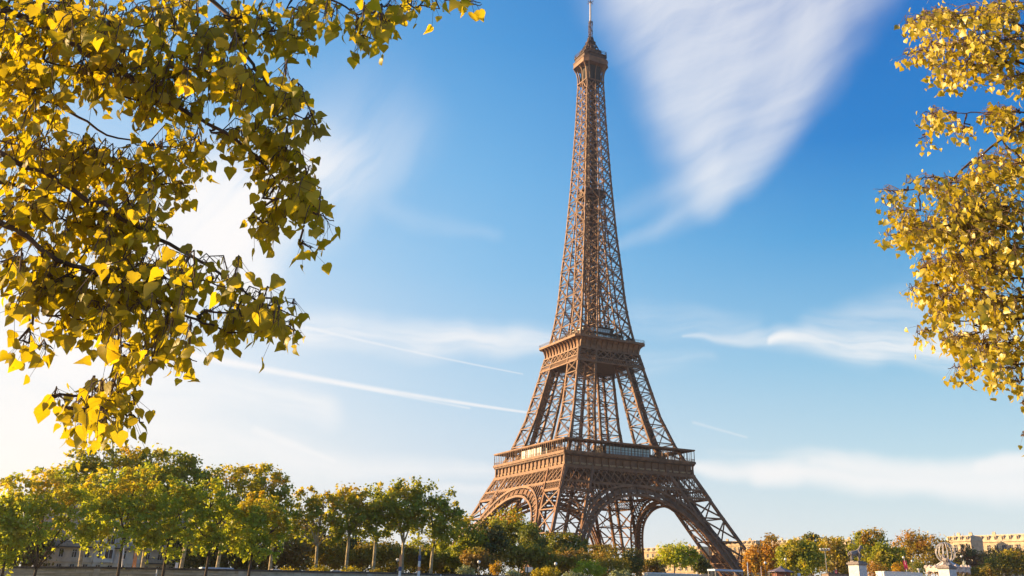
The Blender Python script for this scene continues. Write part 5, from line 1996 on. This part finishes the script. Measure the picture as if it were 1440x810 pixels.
def warrior(parent, x, y, s=1.0):
    J = dict(hip=(0, 0, 1.02, .17), waist=(0, 0, 1.2, .15), chest=(0, 0, 1.45, .19), neck=(0, 0, 1.64, .075), head=(.02, 0, 1.78, .115), crest=(.0, 0, 1.93, .07),
             shl=(0, .24, 1.52, .09), ell=(.12, .34, 1.25, .065), hal=(.36, .30, 1.35, .05), shr=(0, -.24, 1.52, .09), elr=(-.05, -.36, 1.24, .065), har=(.1, -.38, 1.0, .05),
             thl=(0, .11, .95, .12), knl=(.06, .13, .52, .085), anl=(.02, .14, .10, .06), tol=(.16, .15, .04, .05), thr=(0, -.11, .95, .12), knr=(.0, -.13, .52, .085), anr=(-.08, -.14, .10, .06), tor=(.07, -.15, .04, .05))
    B = [('hip', 'waist'), ('waist', 'chest'), ('chest', 'neck'), ('neck', 'head'), ('head', 'crest'), ('chest', 'shl'), ('shl', 'ell'), ('ell', 'hal'), ('chest', 'shr'), ('shr', 'elr'), ('elr', 'har'), ('hip', 'thl'), ('thl', 'knl'), ('knl', 'anl'), ('anl', 'tol'), ('hip', 'thr'), ('thr', 'knr'), ('knr', 'anr'), ('anr', 'tor')]
    J = {k: (x + a_ * s, y + b_ * s, c_ * s, r_ * s) for k, (a_, b_, c_, r_) in J.items()}
    return skin_figure('warrior_figure', parent, J, B, STONE_G)


def monument(px, ytop, label_p, label_s, yaw, facing, D, pw=3.3, fs=1.42):
    """tall pedestal with the horse and the warrior who leads it"""
    t = at(px, ytop, D)
    z = t[2]
    root = thing('stone_pedestal', label_p, 'pedestal', (t[0], t[1], BZ), yaw, 'pedestals at the bridge end')
    mb = MB()
    h = z - BZ
    mb.box((0, 0, h * .5 - .4), (pw, pw, h - .8))
    mb.box((0, 0, .5), (pw + .8, pw + .8, 1.0))
    mb.build('die', STONE_W, root)
    mb = MB()
    mb.prism([(-pw / 2 - .02, -pw / 2 - .02), (pw / 2 + .02, -pw / 2 - .02), (pw / 2 + .02, pw / 2 + .02), (-pw / 2 - .02, pw / 2 + .02)], h - .95, h - .62, 1.0, 1.13)
    mb.box((0, 0, h - .46), (pw * 1.2, pw * 1.2, .32))
    mb.box((0, 0, h - .15), (pw * 1.02, pw * 1.02, .3))
    mb.build('cap', STONE_G, root)
    st = thing('statue', label_s, 'statue', (t[0], t[1], z), yaw + facing, 'warrior and horse statues on the pedestals')
    mb = MB()
    mb.box((0, 0, .1), (3.0, 1.7, .22))
    mb.build('plinth', STONE_G, st)
    hs = horse(st, fs)
    hs.location = (-.1, .2, .2)
    w = warrior(st, 0, 0, fs)
    w.location = (.55, -.55, .2)
    return root, st


yawp = R(0)
monument(1205, 790, 'tall pale stone pedestal carrying the horse seen against the trees', 'grey stone horse and warrior on the left pedestal, the horse facing right', R(8), R(-25), 300)
monument(1331, 795.5, 'tall pale stone pedestal in front of the carousel', 'grey stone horse and warrior seen end on in front of the striped globe', R(8), R(60), 312, fs=.95)


# ------------------------------------------------------------------ carousel
PINKST = mat('carousel painted boards', (.62, .50, .44), .5, .2, 1.5)
CANV = mat('carousel canvas', (.70, .68, .62), .7, .1, 1)
CANV2 = mat('carousel dark stripes', (.20, .17, .16), .7, .1, 1)
BRASS = mat('carousel gilt', (.45, .30, .10), .4, .1, 2, metal=.4)
GLOBEW = mat('globe slats', (.52, .49, .46), .5, .1, 1)
cD = 350.0
cc = at(1333, 803, cD)
k_ = ppm(1333, cD)
zpx = lambda py: at(1333, py, cD)[2] - BZ
root = thing('carousel', 'old fashioned carousel with a striped globe on its tent roof behind the right pedestal', 'carousel', (cc[0], cc[1], BZ))
Rr = 27.5 / k_
zr0, zr1, zg = zpx(800), zpx(790), zpx(777)
n = 20
mb = MB()
for i in range(n):
    a0, a1 = 2 * math.pi * i / n, 2 * math.pi * (i + 1) / n
    mb.cur = i % 2
    for (r0, z0), (r1, z1) in (((Rr, zr0 + .1), (Rr * .55, zr0 + (zr1 - zr0) * .55)), ((Rr * .55, zr0 + (zr1 - zr0) * .55), (Rr * .2, zr1 + .3))):
        mb.face((r0 * math.cos(a0), r0 * math.sin(a0), z0), (r0 * math.cos(a1), r0 * math.sin(a1), z0), (r1 * math.cos(a1), r1 * math.sin(a1), z1), (r1 * math.cos(a0), r1 * math.sin(a0), z1))
mb.build('tent_roof', [CANV, CANV2], root)
mb = MB()
for i in range(n):
    a0, a1 = 2 * math.pi * i / n, 2 * math.pi * (i + 1) / n
    am = (a0 + a1) / 2
    r = Rr * 1.05
    p, q = (r * math.cos(a0), r * math.sin(a0)), (r * math.cos(a1), r * math.sin(a1))
    mb.bar((*p, zr0 - .25), (*q, zr0 - .25), 1.5, .25, (math.cos(am), math.sin(am), 0))
    mb.lathe((r * 1.01 * math.cos(am), r * 1.01 * math.sin(am), zr0 + .45), [(.45, -.3), (.5, 0), (.3, .4), (.05, .6)], 6)
    mb.lathe((r * math.cos(a0), r * math.sin(a0), zr0 - 1.3), [(.05, -.3), (.2, .0), (.12, .4)], 6)
mb.build('valance', PINKST, root)
for i in range(n // 2):
    a0 = 4 * math.pi * i / n
    mb = MB()
    mb.lathe((Rr * .95 * math.cos(a0), Rr * .95 * math.sin(a0), 0), [(.22, 0), (.22, .6), (.13, .7), (.13, zr0 - 1.6), (.3, zr0 - 1.0)], 8)
    mb.build('post', BRASS, root)
mb = MB()
mb.lathe((0, 0, 0), [(Rr, .05), (Rr, .5), (Rr * .4, .55)], 24)
mb.build('turntable', BRASS, root)
mb = MB()
mb.lathe((0, 0, 0), [(2.2, .5), (2.2, zr0 - .6), (2.8, zr0 - .2)], 12)
mb.build('centre_drum', PINKST, root)
for i in range(12):
    a0 = 2 * math.pi * (i + .5) / 12
    mb = MB()
    x, y = Rr * .72 * math.cos(a0), Rr * .72 * math.sin(a0)
    zz = 1.5 + .4 * (i % 3)
    tx, ty = -math.sin(a0), math.cos(a0)
    mb.tube([(x - tx * .6, y - ty * .6, zz + .1), (x - tx * .3, y - ty * .3, zz), (x + tx * .3, y + ty * .3, zz), (x + tx * .55, y + ty * .55, zz + .45), (x + tx * .85, y + ty * .85, zz + .35)], [.16, .26, .26, .16, .08], 8)
    for e in (-.35, .3):
        mb.tube([(x + tx * e, y + ty * e, zz), (x + tx * (e + .2), y + ty * (e + .2), zz - .7)], [.1, .05], 5)
    mb.tube([(x, y, .5), (x, y, zr0)], .04, 6)
    mb.build('wooden_horse', WHITE if i % 2 else BRASS, root)
rg_ = 13.2 / k_
gm = MB()
for i in range(14):
    a0 = 2 * math.pi * i / 14
    pts = []
    for j in range(13):
        ph = -1.35 + 2.7 * j / 12
        pts.append((rg_ * math.cos(ph) * math.cos(a0), rg_ * math.cos(ph) * math.sin(a0), zg + rg_ * math.sin(ph)))
    gm.tube(pts, .12, 4)
gm.lathe((0, 0, zg), [(rg_ * .25, -rg_ * .98), (rg_ * .32, -rg_ * .9), (rg_ * .25, -rg_ * .86)], 16)
gm.lathe((0, 0, zg), [(rg_ * .25, rg_ * .95), (rg_ * .2, rg_ * 1.01), (.05, rg_ * 1.04)], 16)
for zz in ():
    gm.lathe((0, 0, zg + rg_ * zz), [(rg_ * .80, -.1), (rg_ * .80, .1), (rg_ * .76, .1), (rg_ * .76, -.1)], 26, False)
go = gm.build('globe', GLOBEW, root)
mb = MB()
mb.lathe((0, 0, 0), [(rg_ * .5, zr1 - .2), (rg_ * .38, zr1 + .8), (rg_ * .3, zg - rg_ * .95)], 12)
mb.build('globe_stand', PINKST, root)


# ------------------------------------------------------------------ street furniture
LAMPG = mat('milky lamp globe', (.80, .80, .78), .3, .02)
POST = mat('dark green post paint', (.06, .07, .06), .5, .15)
GREYP = mat('grey steel post', (.30, .30, .30), .5, .1)
REDP = mat('red paint', (.60, .07, .05), .5, .1)
ORANGEP = mat('faded orange banner cloth', (.72, .33, .15), .8, .08)
REDF = mat('crimson flag cloth', (.58, .04, .10), .8, .1)
BLUEP = mat('pale blue painted sheet', (.45, .56, .70), .5, .06)
NAVY = mat('navy paint', (.08, .10, .20), .5, .1)


def top_at(px, py, D): return at(px, py, D)


def lamp(px, py, y, label, arms=0):
    D = line_D(px, y)
    t = at(px, py, D)
    h = t[2] - BZ
    root = thing('globe_lamp', label, 'street lamp', (t[0], t[1], BZ), 0, 'globe lamps along the bank')
    mb = MB()
    mb.lathe((0, 0, 0), [(.22, 0), (.22, .5), (.12, .6), (.09, 1.2), (.065, h - .5), (.16, h - .42), (.18, h - .3)], 8)
    mb.build('post', POST, root)
    mb = MB()
    mb.lathe((0, 0, h), [(.12, -.30), (.30, -.16), (.36, .02), (.30, .2), (.12, .33), (.02, .36)], 12)
    mb.build('globe', LAMPG, root, True)


lamp(559, 787.5, -218, 'globe lamp left of the banded masts, in front of the clipped trees')
lamp(673.5, 790.5, -226, 'globe lamp left of the bright yellow shrub')
lamp(781.5, 793, -226, 'globe lamp left of the lime green shrub')
lamp(877, 792.5, -214, 'globe lamp in front of the dark ball shrub')
lamp(1104.5, 786.5, -205, 'globe lamp above the round roofed kiosk')
lamp(1076, 791.5, -200, 'globe lamp in front of the orange tree')
lamp(1227, 791, -196, 'globe lamp just right of the horse statue pedestal')
lamp(1270.5, 784, -206, 'tallest globe lamp, above the red flag')
lamp(1282.5, 789, -196, 'globe lamp right of the red flag')
lamp(1352, 782.5, -190, 'globe lamp right of the striped globe above a banner')
lamp(47, 798, -238.5 + 4, 'globe lamp behind the wall at the far left')

# floodlight mast
D = line_D(1161, -205)
t = at(1160, 774, D)
h = t[2]
root = thing('floodlight_mast', 'tall slim mast with a bar of floodlights before the autumn trees', 'floodlight', (t[0], t[1], BZ))
mb = MB()
mb.lathe((0, 0, 0), [(.2, 0), (.16, 1), (.09, h)], 8)
mb.build('mast', GREYP, root)
az_ = R(azel(1160, 790)[0])
vx = np.array((math.cos(az_), -math.sin(az_), 0))
mb = MB()
mb.bar(-vx * 1.3 + (0, 0, h), vx * 1.3 + (0, 0, h), .15)
mb.build('crossbar', GREYP, root)
for i in range(4):
    mb = MB()
    p = vx * (-1.15 + i * .77) + np.array((0, 0, h + .25))
    mb.lathe(p, [(.12, -.2), (.3, .1), (.32, .3)], 8)
    mb.build('floodlight', LAMPG, root)


def banded_mast(px, pyt, label, y, bands, w=.2, lean=0.0):
    D = line_D(px, y)
    t = at(px, pyt, D)
    z0 = NZ if y < BANK_Y else BZ
    h = t[2] - z0
    root = thing('banded_mast', label, 'mast', (t[0], t[1], z0), 0, 'banded masts by the river')
    k = ppm(px, D)
    for (pa, pb, m_, ww) in bands:
        za, zb = at(px, pa, D)[2] - z0, at(px, pb, D)[2] - z0
        if pb > 808:
            zb = 0
        mb = MB()
        mb.lathe((0, 0, 0), [(ww, zb), (ww, za)], 10)
        mb.build('band', m_, root)


banded_mast(564, 780, 'banded mast with a red orange upper half before the V forked plane', -250, [(780, 797, ORANGEP, .26), (797, 803, NAVY, .30), (803, 815, WHITE, .24)])
banded_mast(591, 771, 'taller banded mast, white above with small red and navy bands', -250, [(771, 781, mat('weathered wood pole', (.42, .33, .22), .8, .1), .20), (781, 789, NAVY, .26), (789, 797, WHITE, .23), (797, 803, ORANGEP, .24), (803, 815, WHITE, .24)])


def banner(px_t, py_t, px_b, py_b, y, label, cloth, wpx, name='banner'):
    D = line_D(px_t, y)
    T_, B_ = at(px_t, py_t, D), at(px_b, py_b, D)
    root = thing(name, label, 'banner', (B_[0], B_[1], BZ), 0, 'banners and flags')
    off = np.array((B_[0], B_[1], BZ))
    k = ppm(px_t, D)
    az = R(azel(px_t, 790)[0])
    vx = np.array((math.cos(az), -math.sin(az), 0))
    mb = MB()
    d = (B_ - T_)
    base = B_ + d * ((B_[2] - BZ) / max(.1, T_[2] - B_[2]))
    mb.tube([base - off, T_ + np.array((0, 0, .4)) - off], [.07, .04], 6)
    mb.build('pole', WHITE, root)
    mb = MB()
    w = wpx / k
    N_ = 8
    for i in range(N_):
        t0, t1 = i / N_, (i + 1) / N_
        wv = lambda t: .12 * math.sin(t * 7)
        vy = np.array((math.sin(az), math.cos(az), 0))
        p0, p1 = T_ + (B_ - T_) * t0 - off, T_ + (B_ - T_) * t1 - off
        a0, a1 = p0 + vy * wv(t0), p1 + vy * wv(t1)
        mb._hexa([tuple(a0 - vx * w / 2 - vy * .02), tuple(a0 + vx * w / 2 - vy * .02), tuple(a0 + vx * w / 2 + vy * .02), tuple(a0 - vx * w / 2 + vy * .02), tuple(a1 - vx * w / 2 - vy * .02), tuple(a1 + vx * w / 2 - vy * .02), tuple(a1 + vx * w / 2 + vy * .02), tuple(a1 - vx * w / 2 + vy * .02)])
    mb.build('cloth', cloth, root)


banner(193, 767, 188, 799, -233, 'tall faded orange banner leaning before the town houses', ORANGEP, 5)
banner(174, 767, 172, 788, -233, 'narrow white banner left of the orange one', WHITE, 2.6)
banner(1272, 788, 1274.5, 801, -208, 'crimson flag hanging from a short pole below the tallest globe lamp', REDF, 5, 'flag')
banner(1355.5, 789, 1355.5, 801, -192, 'pale yellow banner with a blue foot beside the carousel', mat('pale yellow cloth', (.68, .64, .40), .8, .05), 4.5)
banner(1176, 802, 1176, 809, -206, 'small red pennant right of the floodlight mast', REDF, 3, 'flag')

# blue poles
for (px, py, y, lab, m_) in ((1051, 791, -220, 'pale blue post at the foot of the right tower leg', BLUEP), (980, 804, -224, 'pale timber post left of the awning', WHITE), (1070, 797, -205, 'pinkish post in front of the orange tree', PINKST), (221, 801, -239, 'short white post standing in front of the wall below the houses', WHITE), (620, 808, -239, 'short white post in front of the wall under the stout plane', WHITE)):
    D = line_D(px, y)
    t = at(px, py, D)
    z0 = NZ if y < BANK_Y else BZ
    mb = MB()
    mb.lathe((0, 0, 0), [(.13, 0), (.11, .3), (.10, t[2] - z0 - .1), (.14, t[2] - z0 - .05), (.1, t[2] - z0)], 8)
    o = mb.build('post', m_)
    o.location = (t[0], t[1], z0)
    tag(o, lab, 'post', 'posts along the river')

# round roofed kiosk
D = line_D(1098, -212)
p = at(1098, 800, D)
k = ppm(1098, D)
zz = lambda py: at(1098, py, D)[2] - BZ
root = thing('kiosk', 'small kiosk with brick coloured sides and a low grey violet hipped roof', 'kiosk', (p[0], p[1], BZ))
ro = 19.5 / k
mb = MB()
hexa = lambda r, n=8: [(r * math.cos(2 * math.pi * (i + .5) / n), r * math.sin(2 * math.pi * (i + .5) / n)) for i in range(n)]
mb.prism(hexa(ro * .68), 0, zz(804.5))
mb.build('wall', mat('kiosk brick red boards', (.22, .09, .06), .8, .15, 2), root)
mb = MB()
mb.prism(hexa(ro), zz(804.6), zz(804), 1, 1)
mb.prism(hexa(ro), zz(804), zz(799), 1, .22)
mb.lathe((0, 0, zz(799)), [(ro * .22, 0), (ro * .12, .3), (.05, .6)], 8)
mb.build('roof', mat('violet grey slate', (.20, .17, .20), .6, .15, 2), root)
for i in range(8):
    mb = MB()
    a0 = 2 * math.pi * (i + .5) / 8
    mb.bar((ro * .9 * math.cos(a0), ro * .9 * math.sin(a0), 0), (ro * .9 * math.cos(a0), ro * .9 * math.sin(a0), zz(804.5)), .12)
    mb.build('porch_post', POST, root)


def canopy(px0, px1, pyt, pyb, y, label, m_, name='canopy', depth=3.0):
    D = line_D((px0 + px1) / 2, y)
    a_, b_ = at(px0, pyt, line_D(px0, y)), at(px1, pyt, line_D(px1, y))
    c_ = at((px0 + px1) / 2, pyb, D)
    mid = (a_ + b_) / 2
    root = thing(name, label, 'canopy', (mid[0], mid[1], BZ))
    L = np.linalg.norm((b_ - a_)[:2])
    zt, zb = mid[2] - BZ, c_[2] - BZ
    mb = MB()
    mb.box((0, 0, (zt + zb) / 2), (L, depth, abs(zt - zb)))
    mb.bar((-L / 2 - .1, -depth / 2, zb + .1), (L / 2 + .1, -depth / 2, zb + .1), .12)
    mb.build('roof_sheet', m_, root)
    for sx in (-1, 1):
        for sy in (-1, 1):
            mb = MB()
            mb.bar((sx * (L / 2 - .2), sy * (depth / 2 - .2), 0), (sx * (L / 2 - .2), sy * (depth / 2 - .2), zb), .12)
            mb.build('post', GREYP, root)
    mb = MB()
    for i in range(7):
        x = -L / 2 + L * i / 6
        mb.bar((x, -depth / 2 + .2, zb), (min(L / 2, x + L / 6), -depth / 2 + .2, zb - .7), .08)
    mb.build('lattice', GREYP, root)


canopy(1000, 1039, 801, 803.5, -226, 'long pale blue awning roof at the foot of the right tower leg', BLUEP)
canopy(282, 326, 798.2, 800.6, -222, 'low pale blue canopy roof behind the wall under the dark trees', BLUEP)

# white stall / lorry body and white screen fence
def long_box(px0, px1, pyt, y, label, name, cat, m_, depth, lidm, win=None):
    a_, b_ = at(px0, pyt, line_D(px0, y)), at(px1, pyt, line_D(px1, y))
    mid = (a_ + b_) / 2
    L = np.linalg.norm((b_ - a_)[:2])
    h = mid[2] - BZ
    root = thing(name, label, cat, (mid[0], mid[1], BZ))
    mb = MB()
    mb.box((0, 0, h / 2), (L, depth, h - .3))
    mb.build('body', m_, root)
    mb = MB()
    mb.box((0, 0, h - .1), (L + .15, depth + .15, .16))
    mb.box((0, 0, h), (L * .9, depth * .8, .1))
    mb.build('roof', lidm, root)
    if win:
        mb = MB()
        mb.box((L * win[0], -depth / 2 - .03, h * .62), (L * win[1], .06, h * .4))
        mb.build('serving_hatch', win[2], root)


long_box(1237, 1291, 804.5, -214, 'long white stall with a green hatch below the red flag', 'market_stall', 'stall', WHITE, 3.0, WHITE, (.08, .3, mat('green hatch', (.10, .30, .26), .5, .1)))
long_box(908, 981, 806.5, -226, 'low white site cabin under the main arch, left of the awning', 'site_cabin', 'cabin', mat('cream cabin paint', (.62, .58, .50), .6, .05), 2.6, WHITE, (-.2, .15, SHUT))
long_box(1160, 1192, 807, -206, 'small dim cabin left of the horse statue pedestal', 'site_cabin', 'cabin', mat('brown cabin boards', (.24, .18, .14), .7, .1), 2.6, COPING, (0, .2, SHUT))

# notice boards
def board(px, py0, py1, wpx, y, label, m_, split=False):
    D = line_D(px, y)
    t, b_ = at(px, py0, D), at(px, py1, D)
    k = ppm(px, D)
    root = thing('notice_board', label, 'sign', (t[0], t[1], BZ), -R(azel(px, 790)[0]))
    w, z0, z1 = wpx / k, b_[2] - BZ, t[2] - BZ
    mb = MB()
    mb.box((0, 0, (z0 + z1) / 2), (w, .12, z1 - z0))
    mb.build('panel', m_, root)
    for s in (-1, 1):
        mb = MB()
        mb.box((s * w * .4, .1, z1 / 2), (.1, .1, z1))
        mb.build('post', POST, root)
    if split:
        mb = MB()
        mb.box((-w * .22, -.12, z1 / 2), (w * .13, .12, z1))
        mb.build('upright', POST, root)


board(744, 797.5, 804.5, 10, -224, 'white notice board with a dark upright under the near tower leg', WHITE, True)
board(1123.5, 806, 812, 4.5, -214, 'small pale blue sign right of the round roofed kiosk', BLUEP)
board(249, 791, 799, 4, -226, 'white panel standing by the house end, left of the pale leaning trunk', WHITE)

# white figure-like finial post
D = line_D(1292, -210)
t = at(1292, 799.5, D)
root = thing('stone_finial', 'small white stone finial with a spread top left of the carousel', 'finial', (t[0], t[1], BZ))
h = t[2] - BZ
mb = MB()
mb.lathe((0, 0, 0), [(.5, 0), (.5, .3), (.28, .5), (.2, h - 1.4), (.16, h - .6), (.5, h - .25), (.6, h), (.2, h - .05)], 10)
mb.build('shaft', STONE_W, root)


# parked cars whose roofs show above the wall
def make_car(label, paint):
    root = thing('parked_car', label, 'car', (0, 0, 0), 0, 'cars parked behind the wall')
    prof = [(-2.1, .35), (-2.15, .75), (-1.9, .95), (-1.35, 1.0), (1.15, .98), (1.95, .85), (2.12, .6), (2.1, .35)]
    def ext(pr, w0, w1=None):
        m_ = MB()
        n = len(pr)
        m_.v = [(x, -w0, z) for x, z in pr] + [(x, w0, z) for x, z in pr]
        m_.f = [tuple(range(n)), tuple(reversed(range(n, 2 * n)))] + [(i, n + i, n + (i + 1) % n, (i + 1) % n) for i in range(n)]
        m_.mi = [0] * len(m_.f)
        return m_
    ext(prof, .86).build('body', paint, root)
    cab = [(-1.5, .98), (-1.05, 1.42), (-.6, 1.5), (.35, 1.48), (.6, 1.4), (1.2, .97)]
    ext([(x * 1.01, z - .02 if z < 1.3 else z - .07) for x, z in cab], .76).build('windows', SHUT, root)
    ext([(-1.1, 1.42), (-.6, 1.5), (.35, 1.48), (.62, 1.41), (.6, 1.37), (-1.1, 1.38)], .74).build('roof', paint, root)
    for sx in (-1.3, 1.35):
        for sy in (-1, 1):
            m_ = MB()
            m_.tube([(sx, sy * .72, .33), (sx, sy * .9, .33)], .33, 14)
            m_.build('wheel', DARK, root)
    return root


silver = mat('silver car paint', (.42, .44, .48), .3, .05, 2, spec=.6)
car0 = make_car('silver car whose roof shows left of the leftmost ochre shrub', silver)
CARS = [(387, 800.5, None), (473, 802.5, 'silver car whose roof shows between the largest ochre shrub and the next one'), (550, 805, 'silver car whose roof shows left of the orange mast'), (585, 805.5, 'silver car whose roof shows between the two banded masts')]
for i, (px, py, lab) in enumerate(CARS):
    o = car0 if i == 0 else copy_tree(car0)
    if lab:
        o['label'] = lab
    D = line_D(px, -232)
    p = at(px, py, D)
    o.location = (p[0], p[1], p[2] - 1.5)
    o.rotation_euler = (0, 0, R(90) if i in (0, 2) else R(84))
HAZE = 0.00008

# ------------------------------------------------------------------ morning haze
mb = MB()
mb.box2((-1050, -1050, -10.6), (1050, 1050, 345))
m = bpy.data.materials.new('haze')
m.use_nodes = True
g = NG(m.node_tree)
pv = g.n('ShaderNodeVolumePrincipled')
pv.inputs['Color'].default_value = (.95, .93, .90, 1)
pv.inputs['Density'].default_value = HAZE
pv.inputs['Anisotropy'].default_value = .74
oo = g.n('ShaderNodeOutputMaterial')
g.put(oo.inputs['Volume'], pv.outputs[0])
o = mb.build('haze', m)
o['kind'] = 'stuff'
